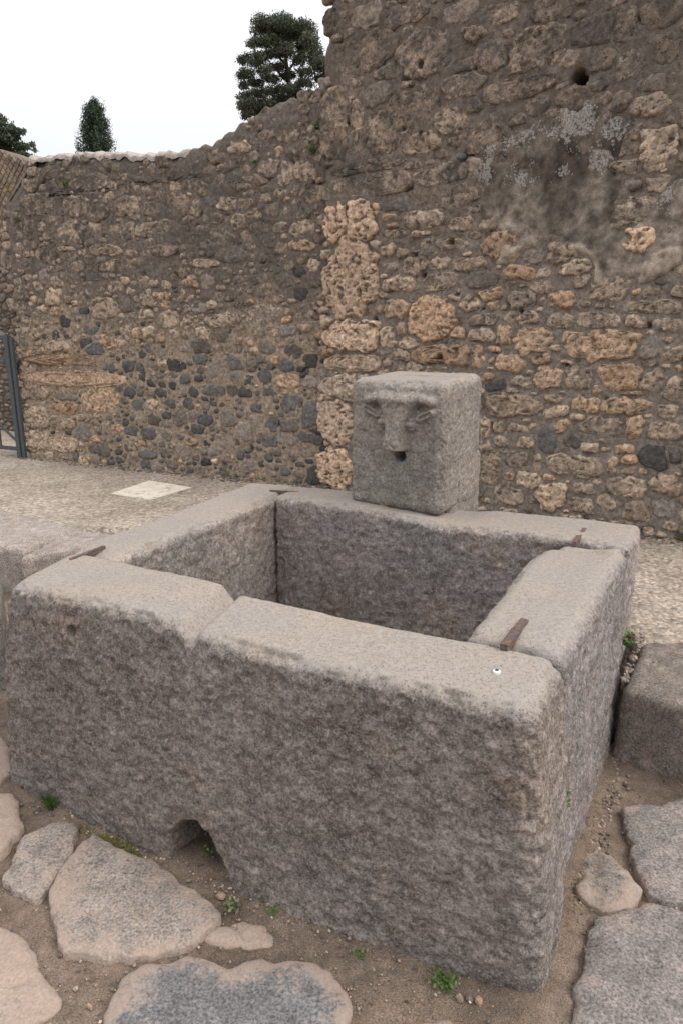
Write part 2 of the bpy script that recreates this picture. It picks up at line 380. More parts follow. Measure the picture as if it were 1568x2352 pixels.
VOIDS = []
def stone_geometry(pl, cell, cen, w, h, ang, typ, seed, base=0.0, res=0.014, proud=None, square=0.0):
    """polar height-field stone: outline = cell cut by a rounded box of w x h"""
    nang = int(np.clip(2.0 * (w + h) / res, 24, 160))
    th = np.linspace(0, 2 * math.pi, nang, endpoint=False)
    dr = np.stack([np.cos(th), np.sin(th)], 1)
    cell = np.array(cell); k = len(cell)
    rc = np.full(nang, 9.0)
    for i in range(k):
        p, q = cell[i], cell[(i + 1) % k]; e = q - p; nn = np.array([e[1], -e[0]]); ln = np.linalg.norm(nn)
        if ln < 1e-9: continue
        nn /= ln; d = nn @ (p - cen); s = dr @ nn
        with np.errstate(divide='ignore', invalid='ignore'):
            t = np.where(s * np.sign(d) > 1e-6, d / s, 9.0)
        rc = np.minimum(rc, np.where(t > 0, t, 9.0))
    ca, sa = math.cos(ang), math.sin(ang)
    lx = (dr[:, 0] * ca + dr[:, 1] * sa) / (w / 2); ly = (-dr[:, 0] * sa + dr[:, 1] * ca) / (h / 2)
    ex = 3.0 + 4.0 * square
    re = (np.abs(lx) ** ex + np.abs(ly) ** ex) ** (-1 / ex)
    r = -0.006 * np.log(np.exp(-rc / 0.006) + np.exp(-re / 0.006))
    r = np.maximum(r, 0.008)
    for _ in range(1): r = (np.roll(r, 1) + 2 * r + np.roll(r, -1)) / 4
    bp = np.stack([cen[0] + r * dr[:, 0], cen[1] + r * dr[:, 1], np.full(nang, seed * 1.7)], 1)
    rough = {'L': 1.0, 'O': 1.1, 'T': 1.25, 'G': 0.95, 'B': 0.75, 'S': 0.15, 'D': 0.5, 'E': 0.8}[typ]
    rs = r.copy()
    for _ in range(6): rs = (np.roll(rs, 1) + 2 * rs + np.roll(rs, -1)) / 4
    r = r + 0.028 * (0.5 + rough) * fbm(bp, 15, 3, 3) * np.minimum(1, r / 0.06)
    if proud is None: proud = {'L': .023, 'O': .025, 'T': .028, 'G': .015, 'B': .011, 'S': .006, 'D': .015, 'E': .013}[typ] * random.uniform(0.6, 1.5)
    na = int(np.clip(w / res, 5, 46)); nb = int(np.clip(h / res, 5, 46))
    A, B = np.meshgrid(np.linspace(-1, 1, na + 1), np.linspace(-1, 1, nb + 1))
    with np.errstate(divide='ignore', invalid='ignore'):
        big_ = np.abs(A) > np.abs(B)
        rr_ = np.where(big_, A, B)
        ph = np.where(big_, math.pi / 4 * B / A, math.pi / 2 - math.pi / 4 * A / B)
    ph = np.nan_to_num(ph); ph = np.where(rr_ < 0, ph + math.pi, ph) % (2 * math.pi)
    f = np.abs(rr_) ** 0.82
    thp = np.concatenate([th, [2 * math.pi]])
    R1_ = np.interp(ph, thp, np.append(r, r[0])); R2_ = np.interp(ph, thp, np.append(rs, rs[0]))
    kf = f ** 5; rf = f * (R2_ * (1 - kf) + R1_ * kf)
    gx_ = cen[0] + rf * np.cos(ph); gy_ = cen[1] + rf * np.sin(ph)
    dd = (1 - f) * R1_
    Dg = np.where(f > 0.999, -0.010, proud * (1 - np.exp(-(dd + .002) / 0.010)) + 0.004 * (1 - f))
    am_ = np.where(f > 0.999, 0.3, 1.0)
    gi = np.arange((na + 1) * (nb + 1)).reshape(nb + 1, na + 1)
    loop = np.concatenate([gi[0, :], gi[1:, -1], gi[-1, -2::-1], gi[-2:0:-1, 0]])
    V2 = np.stack([gx_.ravel(), gy_.ravel()], 1); V2 = np.vstack([V2, V2[loop]])
    D = np.concatenate([Dg.ravel(), np.full(len(loop), -0.05)]); am0 = np.concatenate([am_.ravel(), np.zeros(len(loop))])
    P = pl.P(V2[:, 0], V2[:, 1]); Ps = P * np.array([1, 1, 1.5]) + seed * 0.0
    am = am0
    n1 = fbm(Ps, 15, 3, 5); n2 = fbm(Ps, 46, 2, 9, 0.6); rg = 0.35 - np.abs(noise(Ps, 22, 37))
    n1 = n1 + 0.45 * rg
    hole = sstep(0.20, 0.42, noise(Ps, 24, 41)) * (0.030 if typ == 'T' else 0.018 if typ in 'LOG' else 0.008 if typ == 'B' else 0.0) + sstep(0.30, 0.5, noise(Ps, 55, 43)) * (0.012 if typ in 'TOLG' else 0.004)
    D = D + am * (rough * (0.0085 * n1 + 0.0065 * n2) - hole) + base
    tiltv = (V2 - cen) @ np.array([random.uniform(-.06, .06), random.uniform(-.06, .10)])
    D = D + am * tiltv
    for (hu, hv, ra, rb, hd) in (VOIDS if pl is PLR else ()):
        if abs(hu - cen[0]) < w and abs(hv - cen[1]) < h:
            qh = np.sqrt(((V2[:, 0] - hu) / ra) ** 2 + ((V2[:, 1] - hv) / rb) ** 2); D = D - am * hd * (1 - sstep(.6, 1.15, qh + .25 * noise(P, 30, 91)))
    V = pl.P(V2[:, 0], V2[:, 1], D)
    q = np.stack([gi[:-1, :-1], gi[:-1, 1:], gi[1:, 1:], gi[1:, :-1]], -1).reshape(-1, 4)
    sk = gi.size + np.arange(len(loop))
    q2 = np.stack([loop, sk, np.roll(sk, -1), np.roll(loop, -1)], -1)
    F = np.vstack([q, q2])
    col, gr = TYPES[typ]
    j = random.uniform(0.78, 1.22) if typ not in 'DE' else random.uniform(.6, 1.5); jr = random.uniform(-.03, .03)
    base_c = np.array(col) * j * np.array([1 + jr, 1, 1 - jr])
    tn = 1 + 0.25 * n1 - 0.35 * np.clip(hole / 0.02, 0, 1)
    crev = 1.0
    T = np.ones((len(V), 4)); T[:, :3] = base_c * tn[:, None] * crev; T[:, 3] = np.clip(gr + random.uniform(-.2, .2), 0, 1)
    return V, F, T

def masonry(pl, outline, traced, size_fn, type_fn, parent, name='stone', gap=0.008, top_pieces=300, avoid=(), res=0.014, aspect=1.7, seed=1, base_fn=None, top_fn=None, slk=((0.80, 1.0, 2600), (0.66, 0.72, 3200), (0.56, 0.48, 3600))):
    rnd = random.Random(seed)
    seeds = [dict(c=np.array([u, v]), w=w_, h=h_, a=a_, t=t_, tr=True) for (u, v, w_, h_, a_, t_) in traced]
    lo = outline.min(0); hi = outline.max(0)
    def ok(c, w_, h_, slack):
        for s in seeds:
            d = c - s['c']
            dx = abs(d[0]) / (w_ / 2 + s['w'] / 2); dy = abs(d[1]) / (h_ / 2 + s['h'] / 2)
            if dx ** 2.6 + dy ** 2.6 < slack: return False
        return True
    area = (hi - lo).prod()
    for sl, mul, tries in slk:
        for _ in range(tries):
            c = np.array([rnd.uniform(lo[0], hi[0]), rnd.uniform(lo[1], hi[1])])
            if not in_poly(c, outline): continue
            if any(((c[0] - q[0]) ** 2 + (c[1] - q[1]) ** 2) < q[2] ** 2 for q in avoid): continue
            w_ = size_fn(c) * mul * rnd.uniform(0.65, 1.5); h_ = w_ / aspect * rnd.uniform(0.75, 1.35)
            if ok(c, w_, h_, sl):
                seeds.append(dict(c=c, w=w_, h=h_, a=rnd.gauss(0, 0.14), t=type_fn(c, rnd), tr=False))
    made = []
    C = np.array([s['c'] for s in seeds]); Sz = np.array([[s['w'], s['h']] for s in seeds])
    for i, s in enumerate(seeds):
        c = s['c']; w_, h_ = s['w'], s['h']
        ww, hh = (w_ * 1.13, h_ * 1.13) if s['tr'] else (w_ * 1.28, h_ * 1.28)
        cell = [c + np.array(q) for q in ((-ww, -hh), (ww, -hh), (ww, hh), (-ww, hh))]
        d = C - c
        near = np.argsort((d[:, 0] / aspect) ** 2 + d[:, 1] ** 2)[1:28]
        for j in near:
            # separating line in a space scaled by both stones' proportions
            sx_, sy_ = 2 / (w_ + Sz[j, 0]), 2 / (h_ + Sz[j, 1])
            dd = C[j] - c
            a = np.array([dd[0] * sx_ * sx_, dd[1] * sy_ * sy_]); ln = np.linalg.norm(a)
            if ln < 1e-9: continue
            # fraction along the centre line by the extent of each stone towards the other
            def ext(wd, ht):
                u = dd / np.linalg.norm(dd); return 1 / ((abs(u[0]) / (wd / 2)) ** 3 + (abs(u[1]) / (ht / 2)) ** 3) ** (1 / 3)
            e1, e2 = ext(w_, h_), ext(*Sz[j]); f = e1 / (e1 + e2)
            a /= ln; cc = a @ (c + dd * f) - gap * rnd.uniform(0.4, 1.3)
            cell = clip_poly(cell, a, cc)
            if len(cell) < 3: break
        if len(cell) < 3: continue
        if not s['tr'] and not in_poly(c, outline): continue
        ca = np.array(cell); wv = ca.max(0) - ca.min(0)
        if min(wv) < 0.02: continue
        if top_fn is not None and c[1] + min(wv[1], hh * 1.1) / 2 > top_fn(c[0]) + 0.012: continue
        bd = base_fn(c) if base_fn else 0.0
        g = stone_geometry(pl, cell, c, ww, hh, s['a'], s['t'], i, base=bd, res=res, square=1.0 if s['tr'] and max(w_, h_) > 0.3 else rnd.uniform(0, .5))
        made.append((wv[0] * wv[1], s['t'], g))
    made.sort(key=lambda q: -q[0])
    for k, (ar, t, g) in enumerate(made[:top_pieces]):
        mesh_obj(name, g[0], g[1], M_LAVA if t in 'DE' else M_LIME, parent, g[2])
    rest = made[top_pieces:]
    for mat, sel, nm in ((M_LIME, [q for q in rest if q[1] not in 'DE'], 'small_stones'), (M_LAVA, [q for q in rest if q[1] in 'DE'], 'small_dark_stones')):
        if not sel: continue
        VV = []; FF = []; TT = []; o_ = 0
        for _, _, g in sel:
            VV.append(g[0]); TT.append(g[2]); FF.append(g[1] + o_); o_ += len(g[0])
        mesh_obj(nm, np.vstack(VV), np.vstack(FF), mat, parent, np.vstack(TT), kind='stuff')
    print('masonry', name, 'seeds', len(seeds), 'made', len(made))

def core(pl, u0, u1, v0, topf, leftf, thick, parent, tintf, step=0.015, holes=(), name='mortar', rightf=None, dep=0.0):
    """mortar face with its body behind"""
    vm = max(topf(u) for u in np.linspace(u0, u1, 60))
    nu = int((u1 - u0) / step) + 1; nv = int((vm - v0) / step) + 1
    s = np.linspace(0, 1, nu); t = np.linspace(0, 1, nv)
    SS, TT = np.meshgrid(s, t)
    u = u0 + SS * (u1 - u0)
    top = np.array([topf(x) for x in u[0]])
    v = v0 + TT * (top[None, :] - v0)
    if leftf is not None:
        for _ in range(3):
            lf = np.vectorize(leftf)(v); u = lf + SS * (u1 - lf)
            top = np.vectorize(topf)(u); v = v0 + TT * (top - v0)
    else: top = np.broadcast_to(top[None, :], v.shape)
    P = pl.P(u, v)
    d = 0.014 * fbm(P * [1, 1, 1.3], 7, 3, 2) + 0.008 * fbm(P, 28, 3, 8) - 0.03 * sstep(.38, .6, noise(P, 9, 12)) + dep
    er = top - v
    d = d - 0.05 * np.exp(-er / 0.03)                       # crumbled top edge
    if leftf is not None: d = d - 0.05 * np.exp(-(u - np.vectorize(leftf)(v)) / 0.03)
    for (hu, hv, hr, hd) in holes:
        q = np.sqrt((u - hu) ** 2 + (v - hv) ** 2) / hr
        d = d - hd * (1 - sstep(0.75, 1.1, q))
    V = pl.P(u, v, d).reshape(-1, 3)
    idx = np.arange(nu * nv).reshape(nv, nu)
    F = np.stack([idx[:-1, :-1], idx[:-1, 1:], idx[1:, 1:], idx[1:, :-1]], -1).reshape(-1, 4)
    # body: rim goes back
    rim = np.concatenate([idx[0, :], idx[1:, -1], idx[-1, -2::-1], idx[-2:0:-1, 0]])
    rb = V[rim] - pl.n * thick
    nb = len(V); V2 = np.vstack([V, rb]); k = len(rim); ri = nb + np.arange(k)
    F2 = np.stack([rim, ri, np.roll(ri, -1), np.roll(rim, -1)], -1)
    T = np.ones((len(V2), 4)); T[:, :3] = tintf(V2); T[:, 3] = 0.35
    return mesh_obj(name, V2, np.vstack([F, F2]), M_MORT, parent, T)

# ------------------------------------------------------------------ the walls
SW = 0.30                                   # pavement level
PJ = G(745, 1118, SW)                       # where the two wall faces meet
PLL = Plane(G(65, 1050, SW), PJ.copy())
PLR = Plane(PJ.copy(), G(1568, 1238, SW), 0.0)
PLR.o = PLR.o + PLR.n * 0.08

def interp(pts):
    a = np.array(sorted([tuple(p) for p in pts])); return lambda x: float(np.interp(x, a[:, 0], a[:, 1]))

# ---- left wall
topL_px = [(5, 459), (30, 457), (58, 452), (62, 368), (100, 362), (180, 356), (262, 356), (345, 359), (425, 350), (430, 343), (480, 326), (500, 316), (540, 290), (556, 276), (590, 252), (640, 232), (662, 222), (690, 208), (725, 206), (745, 190), (770, 180)]
tl = [PLL.uv(*p) for p in topL_px]
_tl = interp(tl)
def topL(u): return _tl(u) + 0.014 * math.sin(u * 23) * math.sin(u * 7.3 + 1) + 0.010 * math.sin(u * 51 + 2)
lf_px = [(62, 366), (61, 452), (5, 460), (5, 530), (14, 570), (16, 670), (32, 720), (36, 780), (42, 850), (48, 900), (58, 980), (62, 1050)]
lf = [PLL.uv(*p) for p in lf_px]
_lf = sorted([(q[1], q[0]) for q in lf]); _lf = [(a, b) for a, b in _lf]; leftL = lambda v: float(np.interp(v, [a for a, b in _lf], [b for a, b in _lf]))
wallL = thing('rubble_wall', 'lower rubble stone wall with ragged top, left of the tall pier', 'wall', tuple(PJ * [1, 1, 0] + [0, 0, SW]))
def keep(parent):                            # children built in world space keep their place
    parent['_k'] = 1
def mort_tint_L(V):
    v = V[:, 2]; n = fbm(V, 1.4, 3, 21)
    t = sstep(2.2, 1.4, v + 0.5 * n)[:, None]
    lowc = np.array([0.37, 0.30, 0.235]); upc = np.array([0.19, 0.163, 0.145])
    return lowc * t + upc * (1 - t)
L0, L1 = -0.42, PLL.len + 0.10
root_world = []
core(PLL, L0, L1, 0.05, topL, leftL, 0.42, wallL, mort_tint_L, dep=.007)
outL = np.array([[leftL(v) + 0.03, v] for v in np.linspace(SW + 0.02, 3.35, 14)] + [[u, topL(u) - 0.035] for u in np.linspace(leftL(3.3) + 0.02, L1 - 0.10, 50)] + [[L1 - 0.10, SW + 0.02]])
def trL(lst, k=0.5, ox=0, oy=294):
    r = []
    for q in lst:
        x, y, w_, h_, t = q[:5]; a = q[5] if len(q) > 5 else 0
        X, Y = ox + x * k, oy + y * k
        c = PLL.uv(X, Y); e1 = PLL.uv(X + w_ * k / 2, Y) - PLL.uv(X - w_ * k / 2, Y); e2 = PLL.uv(X, Y - h_ * k / 2) - PLL.uv(X, Y + h_ * k / 2)
        r.append((c[0], c[1], abs(e1[0]), abs(e2[1]), a, t))
    return r
stonesL = trL([(310, 1065, 450, 66, 'O'), (330, 1150, 480, 90, 'O'), (165, 1215, 150, 80, 'L'), (300, 1280, 135, 75, 'O'), (462, 1250, 190, 120, 'O'), (390, 1330, 66, 44, 'L'), (310, 1235, 120, 40, 'E'),
    (170, 1330, 120, 120, 'L'), (300, 1360, 130, 60, 'L'), (290, 1450, 150, 80, 'L'), (180, 1430, 110, 110, 'L'), (380, 1400, 90, 90, 'E'), (460, 1480, 110, 60, 'E'),
    (810, 1080, 92, 92, 'D'), (1082, 1078, 90, 80, 'D'), (1318, 1090, 76, 70, 'D'), (1432, 1066, 84, 72, 'D'), (1150, 1156, 68, 60, 'D'), (1220, 1145, 74, 84, 'D'), (985, 1207, 115, 60, 'D'),
    (1090, 1142, 80, 60, 'E'), (935, 1005, 115, 60, 'E'), (850, 1010, 70, 44, 'E'), (1380, 660, 58, 56, 'D'), (1386, 762, 84, 72, 'D'), (1432, 1320, 110, 160, 'D'), (1340, 1272, 116, 96, 'D'),
    (1250, 1362, 74, 90, 'D'), (1182, 1350, 66, 90, 'E'), (1050, 1335, 84, 90, 'E'), (1240, 1216, 72, 50, 'D'), (910, 1385, 62, 52, 'D'), (640, 1272, 66, 60, 'D'), (788, 1266, 62, 50, 'D'),
    (430, 1010, 96, 62, 'D'), (675, 1500, 84, 50, 'D'), (1000, 1120, 110, 110, 'E'), (940, 1340, 80, 60, 'D'), (1120, 1400, 90, 90, 'E'), (1330, 1370, 100, 70, 'E'), (1240, 1430, 90, 70, 'D'),
    (1320, 1430, 110, 70, 'E'), (1130, 1215, 80, 46, 'D'), (760, 1410, 90, 60, 'E'), (690, 1400, 80, 60, 'D'), (850, 1150, 50, 50, 'D'), (1425, 1420, 120, 70, 'D'), (1040, 1440, 90, 70, 'E'),
    (1450, 1390, 90, 40, 'D'), (1380, 1490, 150, 50, 'E'), (640, 1150, 60, 50, 'D'), (700, 1090, 60, 60, 'E'), (600, 1215, 60, 60, 'D'), (830, 1330, 80, 90, 'E'), (1430, 1170, 110, 60, 'E'), (1330, 1160, 110, 70, 'O'),
    (390, 840, 60, 40, 'D'), (300, 890, 50, 60, 'D'), (420, 930, 70, 50, 'D'), (395, 985, 60, 60, 'D'), (260, 950, 44, 50, 'D'), (215, 955, 46, 44, 'D'), (480, 830, 160, 120, 'L'), (250, 775, 70, 90, 'L'), (270, 1000, 110, 50, 'L'),
    (770, 880, 130, 90, 'G'), (1030, 880, 190, 80, 'L'), (870, 885, 90, 80, 'G'), (1200, 870, 150, 150, 'G'), (1420, 850, 130, 100, 'G'), (1230, 1010, 90, 70, 'E'), (1390, 540, 130, 60, 'O'), (1390, 460, 110, 80, 'L'), (1440, 630, 60, 60, 'L'),
    (190, 350, 220, 110, 'B'), (345, 355, 150, 120, 'B'), (330, 480, 150, 120, 'B'), (450, 385, 100, 90, 'B'), (560, 480, 170, 110, 'B'), (720, 465, 250, 90, 'B'), (700, 370, 100, 90, 'B'), (590, 360, 150, 110, 'B'), (820, 350, 110, 100, 'B'),
    (310, 555, 110, 26, 'L'), (600, 630, 340, 70, 'B'), (480, 560, 150, 60, 'G'), (730, 560, 170, 70, 'B'), (1040, 350, 110, 70, 'G'), (1130, 350, 90, 60, 'B'), (970, 340, 80, 50, 'D', -.6), (1020, 500, 130, 90, 'B'), (950, 620, 150, 50, 'L'), (1060, 590, 170, 70, 'E'),
    (1230, 190, 110, 100, 'B'), (1310, 210, 90, 120, 'B'), (1400, 200, 110, 110, 'B'), (1100, 90, 110, 60, 'L'), (1170, 240, 150, 60, 'B'), (1120, 260, 130, 50, 'G'), (1230, 30, 80, 50, 'G'), (1330, 30, 110, 70, 'B'), (1420, 60, 90, 60, 'G'), (930, 180, 120, 80, 'B'), (990, 130, 100, 80, 'B')])
def sizeL(c):
    v = c[1]
    return 0.165 if v > 2.3 else 0.140 if v > 1.55 else 0.125
def typeL(c, r):
    u, v = c; f = u / PLL.len; x = r.random()
    n = float(noise(np.array([[u, v, 3.3]]), 1.6, 77)[0])
    if v > 2.05 + 0.5 * n:
        return 'B' if x < 0.80 else 'G' if x < 0.93 else 'L' if x < 0.96 else 'E'
    if f > 0.30 and v < 1.45:
        return 'D' if x < 0.46 else 'E' if x < 0.78 else 'O' if x < 0.86 else 'L' if x < 0.93 else 'G'
    return 'L' if x < 0.26 else 'G' if x < 0.58 else 'E' if x < 0.74 else 'D' if x < 0.82 else 'O' if x < 0.92 else 'B'
masonry(PLL, outL, stonesL, sizeL, typeL, wallL, gap=0.004, seed=5, res=0.013, top_fn=topL, aspect=1.45)

# coping: pale lime mortar laid along the ragged top
def coping(px, parent, name='coping'):
    q = [PLL.uv(*p) for p in px]
    us = np.arange(q[0][0], q[-1][0], 0.03); V = []
    prof = [(0.006, -0.035), (0.010, 0.0), (-0.03, 0.028), (-0.12, 0.045), (-0.25, 0.05), (-0.40, 0.02), (-0.44, -0.06)]
    for u in us:
        for d, dv in prof:
            P = PLL.P(np.array([u]), np.array([topL(u) + dv]), d)[0]
            nn = fbm(P[None], 9, 3, 4)[0] * 0.018
            V.append(P + PLL.n * nn + np.array([0, 0, nn]))
    k = len(prof); F = [(i * k + j, i * k + j + 1, (i + 1) * k + j + 1, (i + 1) * k + j) for i in range(len(us) - 1) for j in range(k - 1)]
    F += [tuple(range(k))[::-1], tuple((len(us) - 1) * k + j for j in range(k))]
    mesh_obj(name, V, F, M_COPE, parent)
coping([(66, 360), (428, 348)], wallL)

# ---- tall wall with the corner pier
wallR = thing('masonry_wall', 'tall masonry wall with patched plaster and stone corner pier behind the fountain', 'wall', tuple(PJ * [1, 1, 0] + [0, 0, SW]))
R1 = PLR.len + 1.1
TOPZ = 4.7
lr_px = [(757, -300), (757, 0), (750, 40), (745, 65), (748, 90), (740, 120), (738, 200), (740, 380), (744, 700), (748, 1120)]
_lr = sorted([(PLR.uv(*p)[1], PLR.uv(*p)[0]) for p in lr_px]); leftR = lambda v: float(np.interp(v, [a for a, b in _lr], [b for a, b in _lr]))
def topR(u): return TOPZ + 0.05 * math.sin(u * 4) + 0.03 * math.sin(u * 11)
def mort_tint_R(V):
    v = V[:, 2]; n = fbm(V, 1.2, 3, 31)
    t = sstep(2.5, 1.7, v + 0.5 * n)[:, None]
    return np.array([0.275, 0.243, 0.217]) * t + np.array([0.225, 0.188, 0.162]) * (1 - t)
def hR(x, y, r, d=0.10):
    q = PLR.uv(x, y); return (q[0], q[1], r, d)
holesR = [hR(1330, 180, 0.050, 0.22), hR(1168, 222, 0.02), hR(862, 735, .02), hR(790, 505, .03)]
for (x, y, ra, rb) in ((966, 148, .024, .030), (797, 482, .020, .050), (829, 672, .018, .040), (972, 632, .042, .022), (1108, 709, .050, .014), (952, 585, .040, .016), (1036, 556, .030, .020), (1197, 714, .016, .028), (862, 748, .016, .018), (1012, 822, .018, .014), (926, 296, .035, .012), (966, 306, .014, .026), (1050, 676, .030, .013), (1440, 546, .030, .026), (1395, 470, .012, .012), (1488, 748, .022, .030), (1300, 838, .030, .010)):
    q = PLR.uv(x, y); VOIDS.append((q[0], q[1], ra, rb, .085)); holesR.append((q[0], q[1], min(ra, rb), .06))
core(PLR, 0.0, R1, 0.05, topR, leftR, 0.50, wallR, mort_tint_R, holes=holesR, dep=.003)
outR = np.array([[leftR(v) + 0.02, v] for v in np.linspace(SW + .02, TOPZ - .05, 14)] + [[R1 - .03, TOPZ - .05], [R1 - .03, SW + .02]])
def trR(lst, k, ox, oy):
    r = []
    for q in lst:
        x, y, w_, h_, t = q[:5]; a = q[5] if len(q) > 5 else 0
        X, Y = ox + x * k, oy + y * k
        c = PLR.uv(X, Y); e1 = PLR.uv(X + w_ * k / 2, Y) - PLR.uv(X - w_ * k / 2, Y); e2 = PLR.uv(X, Y - h_ * k / 2) - PLR.uv(X, Y + h_ * k / 2)
        r.append((c[0], c[1], abs(e1[0]), abs(e2[1]), a + math.atan2(e1[1], e1[0]) * 0.0, t))
    return r
stonesR = trR([(385, 140, 290, 110, 'G'), (100, 150, 230, 110, 'G'), (650, 170, 200, 110, 'G'), (960, 150, 300, 150, 'G'), (1220, 170, 160, 110, 'L'), (1450, 190, 210, 100, 'G'), (1340, 60, 430, 120, 'L'),
    (90, 265, 190, 105, 'L'), (265, 270, 115, 150, 'O'), (460, 305, 270, 215, 'O'), (960, 345, 620, 230, 'O'), (1320, 370, 160, 170, 'E'), (1455, 300, 110, 56, 'O'), (1500, 410, 170, 130, 'L'),
    (190, 370, 110, 56, 'O'), (50, 420, 110, 180, 'O'), (160, 455, 48, 60, 'O'), (300, 470, 210, 125, 'O'), (525, 445, 150, 90, 'O'), (125, 575, 140, 70, 'O'), (190, 640, 140, 90, 'D', .3), (385, 605, 155, 90, 'L'), (570, 580, 215, 160, 'O'), (800, 580, 215, 155, 'G'),
    (1120, 570, 330, 220, 'O'), (1340, 610, 200, 180, 'G'), (930, 660, 70, 84, 'O'), (1490, 670, 150, 160, 'L'), (1540, 510, 80, 76, 'O'), (325, 780, 425, 180, 'L'), (620, 730, 150, 70, 'L', -.3), (850, 780, 200, 120, 'O', -.15), (1150, 790, 325, 125, 'O'), (1450, 830, 145, 100, 'L'),
    (640, 830, 165, 100, 'L'), (790, 865, 130, 54, 'L'), (115, 940, 76, 165, 'L'), (215, 940, 90, 95, 'L'), (345, 950, 150, 62, 'L'), (465, 940, 68, 52, 'L'), (665, 945, 108, 105, 'O'), (980, 940, 330, 145, 'G', -.1), (1210, 945, 145, 140, 'O'), (1440, 970, 280, 130, 'L', .12),
    (225, 1055, 115, 85, 'L'), (410, 1055, 135, 85, 'L'), (570, 1045, 140, 190, 'D'), (750, 1040, 135, 125, 'E'), (890, 1090, 140, 74, 'L'), (1000, 1105, 80, 38, 'L'), (1140, 1100, 135, 62, 'O'), (1360, 1170, 220, 185, 'D'), (1505, 1160, 110, 110, 'D'),
    (150, 1250, 160, 230, 'L'), (350, 1180, 175, 130, 'G'), (500, 1200, 84, 130, 'L', .5), (770, 1230, 420, 150, 'L', -.08), (1045, 1230, 84, 125, 'L'), (430, 1330, 185, 140, 'L'), (1140, 1380, 290, 155, 'L'), (1440, 1360, 225, 150, 'L'), (290, 1440, 220, 160, 'G'), (600, 1450, 250, 210, 'L'),
    (830, 1400, 165, 86, 'L'), (820, 1510, 195, 120, 'G'), (1000, 1500, 150, 110, 'G'), (1225, 1560, 200, 140, 'L'), (1430, 1540, 180, 140, 'E'), (1480, 1670, 130, 74, 'L'), (1200, 690, 210, 40, 'O')], 0.3125, 1078, 686)
stonesR += trR([(425, 250, 250, 360, 'T'), (180, 270, 190, 320, 'T'), (315, 790, 490, 700, 'T'), (320, 1290, 480, 280, 'T'), (330, 1530, 510, 170, 'L'), (330, 1760, 520, 260, 'L'), (700, 125, 255, 120, 'E', -.2), (650, 215, 130, 90, 'O'), (700, 372, 255, 95, 'G', -.1),
    (945, 372, 200, 46, 'L'), (650, 520, 135, 110, 'L'), (780, 540, 105, 84, 'L'), (670, 670, 165, 92, 'L'), (910, 650, 235, 165, 'G'), (960, 240, 330, 150, 'G'), (740, 830, 300, 140, 'L'), (1080, 800, 350, 200, 'G'), (720, 1050, 220, 170, 'O'), (770, 1230, 100, 105, 'L'), (650, 1310, 155, 195, 'L'),
    (1040, 1130, 430, 400, 'O'), (1180, 1460, 620, 180, 'O'), (640, 1520, 105, 88, 'G'), (1300, 290, 220, 160, 'G'), (1210, 470, 330, 120, 'G'), (540, 160, 70, 130, 'O'), (1380, 640, 320, 130, 'L')], 0.2563, 725.2, 441)
stonesR += trR([(395, 455, 570, 360, 'B'), (970, 425, 550, 410, 'B'), (165, 170, 190, 220, 'B'), (430, 130, 250, 230, 'E'), (770, 130, 380, 180, 'B'), (1230, 100, 300, 200, 'E'), (160, 1060, 230, 600, 'B'), (345, 1110, 110, 500, 'G'), (525, 800, 220, 210, 'E'), (850, 860, 430, 250, 'B'), (640, 1120, 370, 400, 'B'), (900, 1230, 330, 200, 'G'),
    (420, 1420, 740, 115, 'B'), (420, 1590, 760, 190, 'B'), (1050, 1500, 450, 190, 'B'), (855, 1645, 150, 84, 'S'), (1225, 1340, 84, 56, 'D', .4), (1150, 1040, 260, 240, 'G'), (170, 3600, 270, 400, 'T'), (170, 4000, 280, 340, 'T')], 0.2687, 725.2, 0)
stonesR += trR([(610, 310, 400, 320, 'G'), (290, 370, 230, 200, 'B'), (480, 585, 480, 150, 'B'), (960, 210, 300, 200, 'E'), (830, 385, 160, 120, 'G'), (1030, 400, 180, 140, 'B'), (700, 60, 280, 180, 'B'), (1190, 170, 190, 230, 'B'), (1400, 100, 300, 190, 'B'), (330, 90, 260, 150, 'B'), (1250, 420, 260, 200, 'G'), (1440, 320, 240, 200, 'B'),
    (1230, 1230, 130, 70, 'E'), (1420, 1000, 260, 330, 'L'), (1330, 700, 260, 150, 'G'), (1270, 1600, 200, 170, 'T')], 0.3437, 1029, 0)

# plaster outline (drawn first so that stones beneath it are left out)
pp = [(150, 1400), (160, 1180), (185, 1000), (280, 880), (420, 850), (560, 780), (700, 730), (860, 660), (1000, 640), (1120, 700), (1210, 800), (1230, 920), (1190, 1100), (1180, 1300), (1130, 1480), (1200, 1520), (1300, 1440), (1350, 1260), (1450, 1190), (1700, 1150), (1800, 1500), (1700, 1740),
      (1560, 1790), (1400, 1890), (1250, 1950), (1080, 1930), (1000, 1900), (960, 1800), (900, 1740), (820, 1680), (700, 1650), (560, 1700), (450, 1760), (300, 1770), (330, 1640), (250, 1500)]
PP = np.array([PLR.uv(1029 + x * .3437, y * .3437) for x, y in pp])
def poly_dist(pts, poly):                    # signed distance, + inside
    pts = np.asarray(pts, float); d = np.full(len(pts), 1e9); ins = np.zeros(len(pts), bool)
    k = len(poly)
    for i in range(k):
        a, b = poly[i], poly[(i + 1) % k]; e = b - a
        t = np.clip(((pts - a) @ e) / (e @ e), 0, 1); q = a + t[:, None] * e
        d = np.minimum(d, np.linalg.norm(pts - q, axis=1))
        c = ((a[1] > pts[:, 1]) != (b[1] > pts[:, 1])); 
        with np.errstate(divide='ignore', invalid='ignore'):
            xx = (b[0] - a[0]) * (pts[:, 1] - a[1]) / (b[1] - a[1]) + a[0]
        ins ^= c & (pts[:, 0] < xx)
    return np.where(ins, d, -d)
def inside_plaster(c): return poly_dist(np.array([c]), PP)[0]
